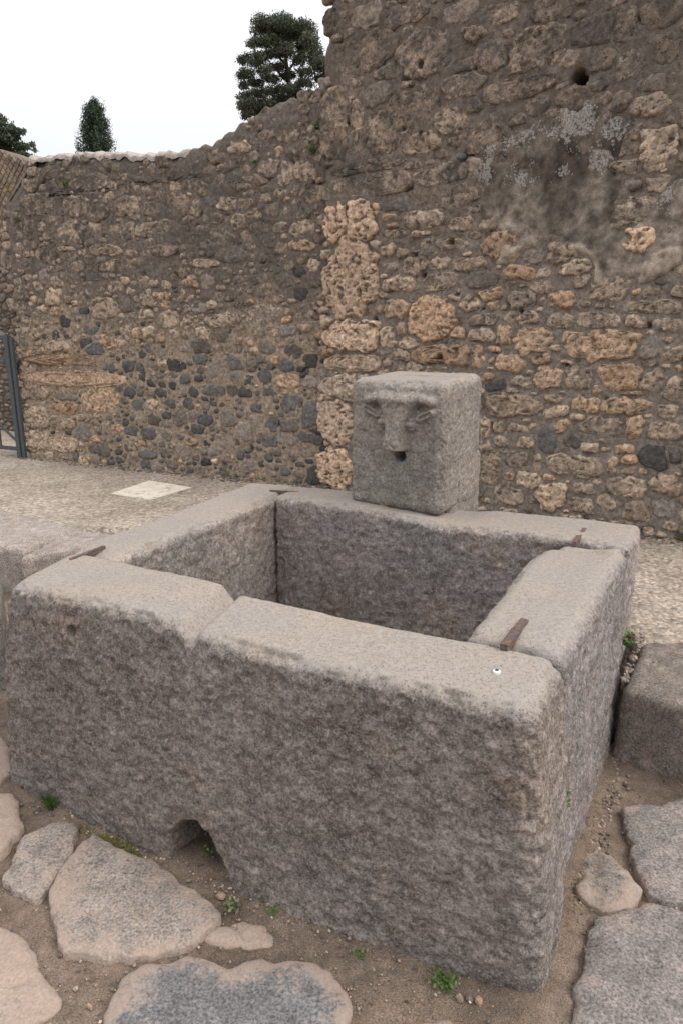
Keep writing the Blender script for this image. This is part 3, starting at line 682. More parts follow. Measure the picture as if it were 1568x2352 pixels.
stonesR = [s for s in stonesR if inside_plaster((s[0], s[1])) < 0.05 or s[5] == 'T']
avoidR = [(h[0], h[1], h[2] + 0.03) for h in holesR[:4]]
_oldin = in_poly
def sizeR(c): return 0.26 if c[1] > 2.35 else 0.17
def typeR(c, r):
    u, v = c; x = r.random(); n = float(noise(np.array([[u, v, 9.3]]), 1.3, 55)[0])
    if v > 2.3 + 0.5 * n: return 'B' if x < .72 else 'G' if x < .90 else 'E' if x < .96 else 'L'
    return 'L' if x < .42 else 'O' if x < .62 else 'G' if x < .92 else 'E'
def in_poly(pt, poly):
    return _oldin(pt, poly) and not (poly is outR and inside_plaster(pt) > 0.03)
masonry(PLR, outR, stonesR, sizeR, typeR, wallR, gap=0.006, avoid=avoidR, seed=9, res=0.012, aspect=1.7, slk=((0.92, 1.0, 2600), (0.84, 0.70, 3400), (0.80, 0.45, 3000)))

def plaster():
    lo, hi = PP.min(0), PP.max(0); hi = np.minimum(hi, [R1 - 0.05, 9]); st = 0.014
    us = np.arange(lo[0] - .03, hi[0] + .03, st); vs = np.arange(lo[1] - .03, hi[1] + .03, st)
    U, Vv = np.meshgrid(us, vs); pts = np.stack([U.ravel(), Vv.ravel()], 1)
    P3 = PLR.P(pts[:, 0], pts[:, 1])
    sdv = poly_dist(pts, PP) + 0.050 * fbm(P3, 6, 4, 61, .6) + 0.015
    d = -0.02 + 0.040 * sstep(-0.012, 0.10, sdv) + 0.014 * fbm(P3, 3.5, 3, 62) + 0.007 * fbm(P3, 16, 3, 63) - 0.016 * sstep(.3, .5, noise(P3, 12, 68))
    d0 = 0
    # the lower pale repair band stands a little proud
    x5 = lambda x, y: PLR.uv(1029 + x * .3437, y * .3437)
    band = np.array([x5(*p) for p in ((780, 1620), (900, 1610), (1000, 1720), (1040, 1860), (1100, 1920), (1250, 1930), (1400, 1860), (1568, 1780), (1568, 1640), (1450, 1650), (1320, 1720), (1280, 1780), (1240, 1980), (1060, 1960), (960, 1900), (900, 1760), (790, 1690))])
    band2 = np.array([x5(*p) for p in ((300, 1780), (320, 1660), (420, 1630), (520, 1650), (500, 1740), (420, 1770))])
    sb = np.maximum(poly_dist(pts, band), poly_dist(pts, band2)) + 0.010 * fbm(P3, 8, 3, 64); sdv = np.maximum(sdv, sb)
    d = d + 0.016 * sstep(0, 0.015, sb) - 0.006 * sstep(-.02, 0, sb) * (1 - sstep(0, .01, sb))
    V = PLR.P(pts[:, 0], pts[:, 1], d)
    keep_ = sdv > -0.02
    nu = len(us); idx = np.arange(len(pts)).reshape(len(vs), nu)
    F = np.stack([idx[:-1, :-1], idx[:-1, 1:], idx[1:, 1:], idx[1:, :-1]], -1).reshape(-1, 4)
    F = F[keep_[F].all(1)]
    used = np.unique(F); mp = -np.ones(len(pts), int); mp[used] = np.arange(len(used))
    v = pts[:, 1]
    # colour zones: dark biofilm above, grey middle, pale repair band below
    zb = PLR.uv(1300, 480)[1]
    up = sstep(zb - .12, zb + .28, v + 0.16 * fbm(P3, 2.4, 3, 70))[:, None]
    col = np.array([0.130, 0.110, 0.094]) * up + np.array([0.27, 0.235, 0.205]) * (1 - up)
    streak = sstep(0.10, 0.42, fbm(P3 * [1, 1, 0.35], 3.4, 3, 71))[:, None]
    col = col * (1 - 0.40 * streak) * (1 + 0.45 * fbm(P3, 11, 4, 75))[:, None]
    pale = sstep(0.35, 0.7, fbm(P3, 5.0, 3, 73))[:, None] * 0.5
    col = col * (1 - pale) + np.array([0.27, 0.225, 0.19]) * pale
    bb = sstep(0, 0.02, sb)[:, None]; col = col * (1 - bb) + np.array([0.38, 0.33, 0.28]) * bb
    # lichen follows the upper and left edge of the patch
    cx = np.zeros(len(pts))
    for (x, y, rr, a_) in ((850, 800, 150, 1.0), (1130, 830, 120, .85), (970, 680, 60, .8), (540, 900, 130, .62), (230, 1150, 110, .85), (500, 1180, 120, .62), (1000, 1060, 110, .72), (700, 870, 80, .6), (780, 1150, 70, .62), (1440, 1290, 140, .65), (400, 960, 120, .6), (300, 1000, 120, .62)):
        q = x5(x, y); r_ = rr * .3437 * 0.0027
        cx = np.maximum(cx, a_ * np.exp(-((pts - q) ** 2).sum(1) / (2 * (r_ * 0.8) ** 2)))
    al = cx * (1 - bb[:, 0])
    T = np.hstack([col, al[:, None]])
    mesh_obj('plaster', V[used], mp[F], M_PLAS, wallR, T[used])
plaster()

# ------------------------------------------------------------------ generic rounded, worn block
def block(top4, bot4, r, step, disp, tintf, mat, name, parent=None, warp=None, rfun=None):
    top4 = np.array(top4, float); bot4 = np.array(bot4, float)
    C8 = np.stack([bot4, top4])                       # [z][corner 0..3 = 00,10,11,01]
    Lx = np.linalg.norm(top4[1] - top4[0]); Ly = np.linalg.norm(top4[3] - top4[0]); Lz = np.linalg.norm(top4[0] - bot4[0])
    Ld = np.array([Lx, Ly, Lz]); nn = np.maximum((Ld / step).astype(int), 4)
    pts = {}; V = []; F = []
    def axis_pts(k):                                  # denser near the rounded edges
        return np.linspace(0, Ld[k], nn[k] + 1)
    ax = [axis_pts(0), axis_pts(1), axis_pts(2)]
    faces = []
    def key(i, j, k): return (i * (nn[1] + 1) + j) * (nn[2] + 1) + k
    for a in range(3):
        b_, c_ = [q for q in range(3) if q != a]
        I, J = np.meshgrid(np.arange(nn[b_] + 1), np.arange(nn[c_] + 1), indexing='ij')
        for side in (0, nn[a]):
            ijk = [None] * 3; ijk[a] = np.full_like(I, side); ijk[b_] = I; ijk[c_] = J
            K = key(*ijk)
            q = np.stack([K[:-1, :-1], K[1:, :-1], K[1:, 1:], K[:-1, 1:]], -1).reshape(-1, 4)
            flip = (side == 0) ^ (a == 1)
            faces.append(q[:, ::-1] if flip else q)
    Fq = np.vstack(faces); un, inv = np.unique(Fq, return_inverse=True); Fq = inv.reshape(Fq.shape)
    k_ = un % (nn[2] + 1); j_ = (un // (nn[2] + 1)) % (nn[1] + 1); i_ = un // ((nn[2] + 1) * (nn[1] + 1))
    p = np.stack([ax[0][i_], ax[1][j_], ax[2][k_]], 1)
    rr = np.minimum(np.array(r) * np.ones(3), Ld * 0.45)
    c = np.clip(p, rr, Ld - rr); d = (p - c) / rr; ln = np.linalg.norm(d, axis=1, keepdims=True); nrm = d / np.maximum(ln, 1e-9)
    p = c + rr * nrm
    s = p / Ld
    def tri(s):
        x, y, z = s[:, 0:1], s[:, 1:2], s[:, 2:3]
        lay = lambda q: q[0] * (1 - x) * (1 - y) + q[1] * x * (1 - y) + q[2] * x * y + q[3] * (1 - x) * y
        return lay(bot4) * (1 - z) + lay(top4) * z
    W = tri(s)
    ex = (top4[1] - top4[0]) / Lx; ey = (top4[3] - top4[0]) / Ly; ez = np.array([0, 0, 1.0])
    nx = np.cross(ey, ez); nx /= np.linalg.norm(nx); nx *= np.sign(nx @ ex)
    ny = np.cross(ez, ex); ny /= np.linalg.norm(ny); ny *= np.sign(ny @ ey)
    NW = nrm[:, 0:1] * nx + nrm[:, 1:2] * ny + nrm[:, 2:3] * ez
    NW /= np.linalg.norm(NW, axis=1, keepdims=True)
    if warp is not None: W = warp(W, s, NW, p, Ld)
    W = W + NW * disp(W, s, nrm, p, Ld)[:, None]
    T = tintf(W, s, nrm, p, Ld)
    o = mesh_obj(name, W, Fq, mat, parent, T)
    return o
SK = np.array([[1, 0, .25], [0, 1, 0], [.0, 0, 1.5]])
def hammered(W, up):                               # pick-dressed faces, smoother where worn
    side = 1 - 0.82 * sstep(0.25, 0.8, up)
    Q = W + 0.012 * np.stack([noise(W, 18, 111), noise(W, 18, 112), noise(W, 18, 113)], 1)
    h = 0.0060 * fbm(W, 4, 3, 101) + side * (0.0030 * fbm(Q, 13, 2, 103, 0.6) + 0.0055 * fbm(Q, 34, 2, 105, 0.7))
    h -= side * (0.0060 * sstep(0.12, 0.42, noise(Q, 38, 107)) + 0.005 * sstep(.2, .5, noise(W * [1, 1, 1.3], 17, 108)))
    return h
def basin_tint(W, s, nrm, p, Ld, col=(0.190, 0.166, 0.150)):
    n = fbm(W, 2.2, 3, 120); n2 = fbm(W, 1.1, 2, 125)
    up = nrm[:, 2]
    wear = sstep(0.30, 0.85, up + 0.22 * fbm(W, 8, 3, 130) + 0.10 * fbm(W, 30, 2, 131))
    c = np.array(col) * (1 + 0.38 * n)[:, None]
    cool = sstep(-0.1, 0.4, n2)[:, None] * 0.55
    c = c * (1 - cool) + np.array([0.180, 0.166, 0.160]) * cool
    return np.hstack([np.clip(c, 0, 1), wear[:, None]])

# ------------------------------------------------------------------ the fountain
RZ = 0.80
def g2(x, y, z=RZ): return G(x, y, z)
fount = thing('street_fountain', 'large grey lava stone street fountain with open rectangular basin and carved spout block', 'fountain', (0.05, 2.5, 0))
fo = [g2(8, 1335), g2(1228, 1628), g2(1297, 1503), g2(150, 1258)]
fb = [G(15, 1800, 0), G(1240, 2312, 0), G(1287, 2170, 0), None]
fb[3] = fo[3] * [1, 1, 0] + [-.03, .02, 0]
for q in fb: q[2] = -0.06
FX = fo[1] - fo[0]
def front_disp(W, s, nrm, p, Ld):
    x, y, z = p[:, 0], p[:, 1], p[:, 2]; L = Ld[0]
    return hammered(W, nrm[:, 2]) + chips(W, nrm)
def chips(W, nrm):                                 # knocks along the arrises
    ed = np.sort(np.abs(nrm), 1)[:, 1]
    return -sstep(.25, .6, ed) * (0.008 * sstep(.12, .40, noise(W, 8, 151)) + 0.007 * sstep(.1, .35, noise(W, 22, 152)))
def front_warp(W, s, NW, p, Ld):
    x = s[:, 0]; z = s[:, 2]; y = s[:, 1]
    t = x
    # rim profile along the slab: left part high and swelling, channel, lower right part
    gc = 0.438 - 0.010 * (y - 0.5)                       # the worn channel runs across the rim
    dx = (t - gc) * Ld[0]
    drop = 0.020 * sstep(-0.035, 0.015, dx) * (1 - 0.5 * sstep(0.05, 0.6, dx))
    drop += 0.028 * np.exp(-(np.maximum(dx - 0.018, 0) / 0.018) ** 2) * sstep(-0.035, 0.02, dx)
    drop += 0.010 * np.exp(-((t - 0.72) / 0.12) ** 2) - 0.008 * np.exp(-((t - 0.25) / 0.12) ** 2)
    drop += 0.06 * np.exp(-(t * Ld[0] / 0.05) ** 2) * 0.4
    k = sstep(0.70, 1.0, z)
    W = W.copy(); W[:, 2] -= drop * k
    # inner lip nicked where the channel spills in
    W += (-np.array([FX[1], -FX[0], 0]) / Ld[0])[None, :] * 0
    # outer face swells
    sw = 0.018 * np.sin(math.pi * z) + 0.050 * np.sin(math.pi * t) * (1 - z) ** 1.5
    W += NW * sw[:, None] * (np.abs(NW[:, 2]) < 0.5)[:, None]
    # drain mouth at the foot
    ax_, az_ = (t - 0.468) * Ld[0], (z * Ld[2] - 0.06)
    lean = ax_ + 0.10 * (az_ - 0.05)
    q = np.sqrt((lean / 0.100) ** 2 + (np.maximum(az_, 0) / 0.170) ** 2)
    fr = (y < 0.5) & (nrm_front(NW))
    dep = 0.26 * (1 - sstep(0.80, 1.06, q + 0.10 * noise(W, 18, 141))) + 0.012 * (1 - sstep(1.0, 1.5, q))
    inw = -FN
    W += np.where(fr, dep, 0)[:, None] * inw
    # small bolt hole
    hx, hz = (t - 0.185) * Ld[0], (z - 0.865) * Ld[2]
    qh = np.sqrt(hx ** 2 + hz ** 2) / 0.020
    W += np.where(fr, 0.035 * (1 - sstep(0.4, 1.2, qh)), 0)[:, None] * inw
    return W
FN = np.array([FX[1], -FX[0], 0.0]); FN /= np.linalg.norm(FN)
def nrm_front(NW): return (NW @ FN) > 0.6
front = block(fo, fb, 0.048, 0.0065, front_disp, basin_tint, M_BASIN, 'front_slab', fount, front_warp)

gap = lambda a, b, m: a + (b - a) / np.linalg.norm(b - a) * m
def side_disp(W, s, nrm, p, Ld): return hammered(W, nrm[:, 2]) + chips(W, nrm)
def mk(top, z0=-0.06, outs=None):
    b = [q.copy() for q in top]
    for q in b: q[2] = z0
    if outs:
        for i, v in outs.items(): b[i] = np.array(v, float); b[i][2] = z0
    return b
# left slab (runs back from the front slab)
lt = [g2(150, 1258), g2(258, 1281), g2(690, 1114), g2(560, 1107)]
lt[0] = gap(lt[0], lt[3], .006); lt[1] = gap(lt[1], lt[2], .006)
def left_warp(W, s, NW, p, Ld):
    W = W.copy(); W[:, 2] -= 0.022 * np.exp(-((s[:, 1]) / 0.05) ** 2) * sstep(.7, 1, s[:, 2]) + 0.010 * np.sin(math.pi * s[:, 1]) * sstep(.7, 1, s[:, 2]); return W
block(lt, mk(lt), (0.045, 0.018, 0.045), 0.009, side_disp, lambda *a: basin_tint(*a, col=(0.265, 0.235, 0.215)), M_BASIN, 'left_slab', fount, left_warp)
# back slab
bt = [g2(622, 1137), g2(1447, 1258), g2(1475, 1205), g2(690, 1114)]
bt[0] = gap(bt[0], bt[1], .008); bt[3] = gap(bt[3], bt[2], .008)
def back_warp(W, s, NW, p, Ld):
    W = W.copy(); k = sstep(.7, 1, s[:, 2])
    W[:, 2] -= k * (0.014 * np.exp(-((s[:, 0] - .55) / .06) ** 2) - 0.008 * np.sin(s[:, 0] * 9)); return W
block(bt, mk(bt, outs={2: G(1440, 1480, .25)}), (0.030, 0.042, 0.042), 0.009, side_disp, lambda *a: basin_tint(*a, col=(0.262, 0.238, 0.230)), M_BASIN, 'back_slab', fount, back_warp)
# right slab, leaned on for centuries: its inner edge is worn to a curve
rt = [g2(1062, 1450), g2(1297, 1503), g2(1447, 1258), g2(1262, 1236)]
rt[0] = gap(rt[0], rt[3], .004); rt[1] = gap(rt[1], rt[2], .004)
rt[3] = gap(rt[3], rt[0], .006); rt[2] = gap(rt[2], rt[1], .006)
RN = rt[0] - rt[1]; RN /= np.linalg.norm(RN)
def right_warp(W, s, NW, p, Ld):
    W = W.copy(); y = s[:, 1]; x = s[:, 0]; k = sstep(.7, 1, s[:, 2])
    bulge = 0.022 * np.exp(-((y - 0.62) / 0.20) ** 2) - 0.040 * np.exp(-((y - 1.0) / 0.10) ** 2)
    W += (bulge * (1 - x))[:, None] * RN * k[:, None]
    notch = 0.030 * sstep(0.86, 0.90, y) * (1 - 0.55 * sstep(0.93, 0.97, y)) * (1 - 0.7 * sstep(0.5, 0.85, x))
    W[:, 2] -= k * (notch + 0.020 * np.exp(-(y / 0.035) ** 2) - 0.000 * np.sin(math.pi * y))
    return W
rb_ = mk(rt, outs={1: G(1289, 2060, 0), 2: G(1412, 1700, 0)})
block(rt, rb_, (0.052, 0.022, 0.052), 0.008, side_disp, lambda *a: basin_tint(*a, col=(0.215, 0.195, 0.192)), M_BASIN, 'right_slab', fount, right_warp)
# basin floor
flo = [lt[1] * [1, 1, 0] + [.0, -.0, .12], rt[0] * [1, 1, 0] + [0, 0, .12], rt[3] * [1, 1, 0] + [0, 0, .12], bt[0] * [1, 1, 0] + [0, 0, .12]]
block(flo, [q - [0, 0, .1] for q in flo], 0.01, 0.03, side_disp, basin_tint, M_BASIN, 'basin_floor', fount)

# spout block with the bull mask
SA, SB = g2(799, 1151), g2(1012, 1184)
sxv = (SB - SA); SWD = np.linalg.norm(sxv[:2]); sxu = sxv / SWD; syu = np.array([-sxu[1], sxu[0], 0])
SH = 0.61
def spout_relief(a, b):                       # a across 0..1, b up 0..1, metres of relief
    X = a; Y = b
    def cap(x0, y0, x1, y1, r0, r1=None, k=2.2):
        r1 = r1 or r0
        ax_, ay = x1 - x0, y1 - y0; t = np.clip(((X - x0) * ax_ + (Y - y0) * ay * 1.4) / (ax_ * ax_ + ay * ay * 1.4 + 1e-9), 0, 1)
        dx = (X - x0 - t * ax_); dy = (Y - y0 - t * ay) * 1.2
        rr = r0 + (r1 - r0) * t
        return np.exp(-((dx * dx + dy * dy) / (rr * rr)) ** k)
    mx = np.maximum
    h = 0.0
    # the head: a wedge, broad at the brow and drawn in to a long muzzle cut off square
    cx = .533 + .02 * (Y - .6)
    hw = np.interp(Y, [.48, .54, .62, .70, .76, .82, .90], [.112, .108, .106, .125, .165, .215, .250])
    prof = 1 - sstep(0.66, 1.12, np.abs(X - cx) / hw)
    ht = np.interp(Y, [.48, .54, .62, .72, .80, .86, .92], [.076, .070, .056, .046, .038, .040, .020])
    h = mx(h, prof * ht * sstep(.474, .492, Y) * (1 - sstep(.875, .935, Y)))
    h = h + 0.007 * cap(.25, .856, .82, .862, .034, k=1.2)                    # horns along the brow
    h = mx(h, 0.034 * cap(.215, .845, .30, .858, .042, k=1.5)); h = mx(h, 0.034 * cap(.78, .864, .865, .850, .042, k=1.5))
    h = h - 0.006 * cap(cx - .045, .515, cx - .040, .500, .016) - 0.006 * cap(cx + .045, .512, cx + .040, .508, .016)
    h = mx(h, 0.026 * cap(.200, .785, .325, .735, .036, .034, k=1.6)); h = mx(h, 0.026 * cap(.865, .772, .745, .725, .036, .034, k=1.6))   # ears
    h = h - 0.014 * cap(.205, .783, .300, .745, .016) - 0.014 * cap(.860, .768, .770, .733, .016)
    h = mx(h, 0.034 * cap(.385, .690, .400, .690, .055)); h = mx(h, 0.034 * cap(.665, .682, .680, .684, .055))               # eyes
    h = h - 0.010 * cap(.350, .662, .425, .664, .011, k=1.5) - 0.010 * cap(.635, .655, .715, .660, .011, k=1.5)
    h = h - 0.010 * cap(.350, .712, .425, .716, .010, k=1.5) - 0.010 * cap(.635, .706, .715, .708, .010, k=1.5)
    h = h - 0.012 * cap(.275, .812, .340, .795, .026) - 0.012 * cap(.735, .800, .800, .812, .026)                            # hollows under the horns
    h = h - 0.010 * np.exp(-(((X - .53) / .20) ** 2 + ((Y - .58) / .10) ** 2)) * (1 - prof)
    hole = np.sqrt(((X - .560) / .058) ** 2 + ((Y - .436) / .046) ** 2)
    h = h * sstep(0.9, 1.15, hole) - 0.16 * (1 - sstep(0.80, 1.02, hole))
    return h
def spout_warp(W, s, NW, p, Ld):
    fr = (NW @ -syu) > 0.5
    rel = spout_relief(s[:, 0], s[:, 2])
    W = W + np.where(fr, rel, 0)[:, None] * -syu
    # top: long crack beside the clamp; slight sag
    k = sstep(.8, 1, s[:, 2])
    W[:, 2] -= k * (0.022 * np.exp(-((s[:, 1] - 0.55 + 0.10 * (s[:, 0] - .5)) / 0.035) ** 2) * sstep(.15, .3, s[:, 0]) * (1 - sstep(.8, .95, s[:, 0])))
    # split low on the right side
    rf = (NW @ sxu) > 0.5
    W -= np.where(rf, 0.03 * np.exp(-((s[:, 1] - 0.42) / 0.016) ** 2) * (1 - sstep(.16, .24, s[:, 2])), 0)[:, None] * sxu
    return W
DP = 0.45
sb4 = [SA, SB, SB + syu * DP, SA + syu * DP]
st4 = [q + [0, 0, SH + .004] for q in sb4]
sb4 = [q - [0, 0, 0.016] for q in sb4]
st4[2] = st4[2] + [0, 0, .022]; st4[3] = st4[3] + [0, 0, .022]
st4[0] = st4[0] + sxu * 0.008; st4[1] = st4[1] + sxu * 0.004
def sp_disp(W, s, nrm, p, Ld):
    return hammered(W, nrm[:, 2]) * 0.5 + chips(W, nrm) * .8
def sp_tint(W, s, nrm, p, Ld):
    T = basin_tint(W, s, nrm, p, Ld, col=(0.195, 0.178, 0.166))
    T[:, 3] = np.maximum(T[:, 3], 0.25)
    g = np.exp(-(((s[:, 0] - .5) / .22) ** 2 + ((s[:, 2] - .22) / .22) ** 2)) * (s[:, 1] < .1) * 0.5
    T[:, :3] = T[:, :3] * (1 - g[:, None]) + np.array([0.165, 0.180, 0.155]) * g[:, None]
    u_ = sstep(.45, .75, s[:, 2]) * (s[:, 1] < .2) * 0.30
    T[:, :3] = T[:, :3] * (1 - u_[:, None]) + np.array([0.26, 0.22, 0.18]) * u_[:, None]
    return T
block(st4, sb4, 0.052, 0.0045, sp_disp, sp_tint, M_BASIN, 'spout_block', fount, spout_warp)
pb = [SA + syu * (DP - .33), SB + syu * (DP - .33) - sxu * .006, SB + syu * (DP + .02) - sxu * .004, SA + syu * (DP + .02)]
pb = [np.array([*q[:2], SW - .05]) for q in pb]; ptop = [np.array([*q[:2], RZ + 0.25]) for q in pb]
block(ptop, pb, 0.02, 0.012, sp_disp, sp_tint, M_BASIN, 'rear_support', fount)

# iron clamps let into the rim
def clamp(a, b, wd, th, z=RZ, bend=0.0, name='iron_clamp', lift=0.004):
    A, B = g2(*a, z), g2(*b, z); d = B - A; ln = np.linalg.norm(d); d /= ln; n_ = np.array([-d[1], d[0], 0])
    V = []; k = 14
    for i in range(k + 1):
        t = i / k; c = A + d * ln * t + n_ * bend * math.sin(math.pi * t)
        ww = wd / 2 * (0.85 + 0.15 * math.sin(math.pi * t) + random.uniform(-.07, .07)); hh = th * (0.8 + random.uniform(-.15, .15))
        zz = z + lift
        for sx_, sz in ((-1, -.02), (-1, hh), (-.35, hh * 1.12), (.4, hh * 1.05), (1, hh), (1, -.02)):
            V.append(c + n_ * ww * sx_ + np.array([0, 0, (sz if sz > 0 else sz) + lift]))
    V = np.array(V); m = 6
    F = [(i * m + j, i * m + (j + 1) % m, (i + 1) * m + (j + 1) % m, (i + 1) * m + j) for i in range(k) for j in range(m)]
    F += [tuple(range(m))[::-1], tuple(k * m + j for j in range(m))]
    return mesh_obj(name, V, F, M_RUST, fount, smooth=False)
clamp((162, 1286), (240, 1256), .015, .002, z=RZ)
clamp((620, 1126), (692, 1130), .014, .001, lift=.001)
clamp((1156, 1488), (1204, 1428), .026, .006)
clamp((1318, 1248), (1342, 1216), .020, .003, z=RZ)
cz = RZ + SH
sc0 = st4[0] + sxu * .17 + syu * .19; sc1 = st4[0] + sxu * .32 + syu * .30
def bar(A, B, wd, th, name, parent, mat):
    d = B - A; ln = np.linalg.norm(d); d = d / ln; n_ = np.cross(d, [0, 0, 1.0]) if abs(d[2]) < .95 else PLL.e.copy(); n_ /= np.linalg.norm(n_); u_ = np.cross(n_, d)
    V = [p + n_ * a * wd / 2 + u_ * b * th / 2 for p in (A, B) for a, b in ((-1, -1), (1, -1), (1, 1), (-1, 1))]
    return mesh_obj(name, V, [(0, 1, 5, 4), (1, 2, 6, 5), (2, 3, 7, 6), (3, 0, 4, 7), (3, 2, 1, 0), (4, 5, 6, 7)], mat, parent, smooth=False)
bar(sc0 + [0, 0, .0], sc1 + [0, 0, .008], .022, .006, 'iron_clamp', fount, M_RUST)

def disc(c, r0, r1, z, name, parent, mat, n=20, h=0.003):
    V = []; F = []
    for i in range(n):
        a = 2 * math.pi * i / n; cs, sn = math.cos(a), math.sin(a)
        V += [(c[0] + r1 * cs, c[1] + r1 * sn, z - .01), (c[0] + r1 * cs, c[1] + r1 * sn, z + h * .6), (c[0] + (r0 + .0005) * cs, c[1] + (r0 + .0005) * sn, z + h)]
    for i in range(n):
        j = (i + 1) % n
        F += [(3 * i, 3 * j, 3 * j + 1, 3 * i + 1), (3 * i + 1, 3 * j + 1, 3 * j + 2, 3 * i + 2)]
    F.append(tuple(3 * i + 2 for i in range(n)))
    return mesh_obj(name, V, F, mat, parent, smooth=False)
mk0 = g2(1140, 1542, RZ - .006)
nail = disc(mk0, 0.0050, 0.0095, RZ - .0065, 'survey_disc', fount, M_WHITE)
disc(mk0, 0.0001, 0.0048, RZ - .0038, 'nail_head', nail, M_BLACK, h=0.0025)

# ------------------------------------------------------------------ the road
def sheet(u, v, z0=0.0, amp=1.0):
    P = np.stack([u, v, np.zeros_like(u)], -1); return P
road = None
def build_road():
    xs = np.concatenate([[-900, -60, -14, -6], np.arange(-3.2, 3.2, 0.02), [6, 14, 60, 900]])
    ys = np.concatenate([[-900, -60, -10, -3], np.arange(0.2, 4.6, 0.02), [6, 8, 14, 60, 1500]])
    X, Y = np.meshgrid(xs, ys); P = np.stack([X, Y, 0 * X], -1)
    nr = (np.abs(X) < 4) & (Y < 5) & (Y > 0)
    z = np.where(nr, 0.010 * fbm(P, 2.2, 3, 200) + 0.005 * fbm(P, 11, 3, 201) + 0.0018 * fbm(P, 45, 2, 202), 0)
    # silt banked against the foot of the basin
    A, B = fb[0][:2], fb[1][:2]; e = (B - A) / np.linalg.norm(B - A)
    dd = np.abs((X - A[0]) * e[1] - (Y - A[1]) * e[0]); tt = ((X - A[0]) * e[0] + (Y - A[1]) * e[1])
    z = z + np.where((tt > -.4) & (tt < 2.1), 0.014 * np.exp(-(dd / 0.07) ** 2), 0)
    C_, D_ = G(1289, 2060, 0)[:2], G(1412, 1700, 0)[:2]; e2 = (D_ - C_) / np.linalg.norm(D_ - C_)
    d2 = np.abs((X - C_[0]) * e2[1] - (Y - C_[1]) * e2[0]); t2 = ((X - C_[0]) * e2[0] + (Y - C_[1]) * e2[1])
    z = z + np.where((t2 > -.5) & (t2 < 1.4), 0.020 * np.exp(-(d2 / 0.09) ** 2), 0)
    V = np.stack([X, Y, z], -1).reshape(-1, 3)
    nx_ = len(xs); idx = np.arange(len(V)).reshape(len(ys), nx_)
    F = np.stack([idx[:-1, :-1], idx[:-1, 1:], idx[1:, 1:], idx[1:, :-1]], -1).reshape(-1, 4)
    return mesh_obj('road', V, F, M_DIRT, kind='structure')
road = build_road()

def smooth_poly(pts, n=90, rough=0.012, seed=0, it=1):
    P = np.array(pts, float)
    for _ in range(it):
        Q = np.roll(P, -1, 0); P = np.stack([P * .78 + Q * .22, P * .22 + Q * .78], 1).reshape(-1, P.shape[1])
    seg = np.linalg.norm(np.roll(P, -1, 0) - P, axis=1); cum = np.concatenate([[0], np.cumsum(seg)])
    t = np.linspace(0, cum[-1], n, endpoint=False); PC = np.vstack([P, P[:1]])
    R_ = np.stack([np.interp(t, cum, PC[:, k]) for k in range(P.shape[1])], 1)
    c = R_.mean(0); d = R_ - c; ln = np.linalg.norm(d, axis=1, keepdims=True)
    nse = fbm(np.hstack([R_[:, :2], np.full((n, 1), seed * 3.1)]), 9, 4, 300)
    return R_ + d / ln * (nse * rough)[:, None]
def flat_stone(px, z, tint, dust, name, parent, crown=0.005, seed=0, edge=0.012, rough=0.030, depth=0.12, mat=None, res=0.013, dustrim=0.5, amp=1.0):
    W = np.array([G(x, y, z)[:2] for x, y in px])
    R_ = smooth_poly(W, n=int(np.clip(np.linalg.norm(W - np.roll(W, -1, 0), axis=1).sum() / res, 30, 320)), rough=rough, seed=seed)
    c = R_.mean(0); n = len(R_)
    size = np.linalg.norm(R_ - c, axis=1).min(); nring = int(np.clip(np.linalg.norm(R_ - c, axis=1).mean() / (res * 1.2), 5, 45))
    fr = np.concatenate([[1.0, 1.0, 0.985], np.linspace(0.96, 0, nring, endpoint=False)])
    V = []; DI = []
    for i, f in enumerate(fr):
        p = c + (R_ - c) * f; dist = np.linalg.norm(R_ - c, axis=1) * (1 - f)
        if i == 0: zz = np.full(n, z - depth)
        else: zz = z - edge * np.exp(-dist / (edge * 0.8)) + crown * (1 - f * f)
        V.append(np.column_stack([p, zz])); DI.append(dist)
    V.append(np.array([[c[0], c[1], z + crown]])); DI.append(np.array([1.0]))
    V = np.vstack(V); DI = np.concatenate(DI)
    am = np.ones(len(V)); am[:n] = 0
    V[:, 2] += am * amp * (0.0075 * fbm(V, 4.5, 3, 310 + seed) + 0.0032 * fbm(V, 26, 3, 330) - 0.008 * sstep(.30, .5, noise(V, 14, 350)) )
    F = []
    ia = np.arange(n); ib = (ia + 1) % n
    for i in range(len(fr) - 1):
        F.append(np.stack([i * n + ia, i * n + ib, (i + 1) * n + ib, (i + 1) * n + ia], -1))
    Fl = [tuple(f) for f in np.vstack(F)] + [((len(fr) - 1) * n + a, (len(fr) - 1) * n + b_, len(V) - 1) for a, b_ in zip(ia, ib)]
    T = np.ones((len(V), 4)); T[:, :3] = np.array(tint) * (1 + 0.15 * fbm(V, 3, 2, 360))[:, None]
    T[:, 3] = np.clip(dust + dustrim * np.exp(-DI / 0.07) + 0.25 * fbm(V, 3.5, 3, 370), 0, 1)
    return mesh_obj(name, V, Fl, mat or M_PAVE, parent, T)
GR = (0.255, 0.222, 0.200); DG = (0.158, 0.152, 0.156); BR = (0.30, 0.245, 0.208)
flat_stone([(0, 2010), (48, 1930), (105, 1886), (150, 1878), (178, 1892), (180, 1925), (158, 1962), (128, 2000), (102, 2045), (85, 2068), (40, 2048), (0, 2030)], .032, GR, .06, 'paving_stone', road, seed=1, dustrim=.3, edge=.009)
flat_stone([(205, 1908), (222, 1908), (240, 1930), (330, 1966), (400, 2010), (480, 2065), (504, 2098), (470, 2142), (440, 2166), (360, 2192), (300, 2178), (200, 2182), (150, 2166), (104, 2102), (102, 2052), (135, 2008), (175, 1955)], .030, GR, .15, 'paving_stone', road, seed=2, dustrim=.45, edge=.009)
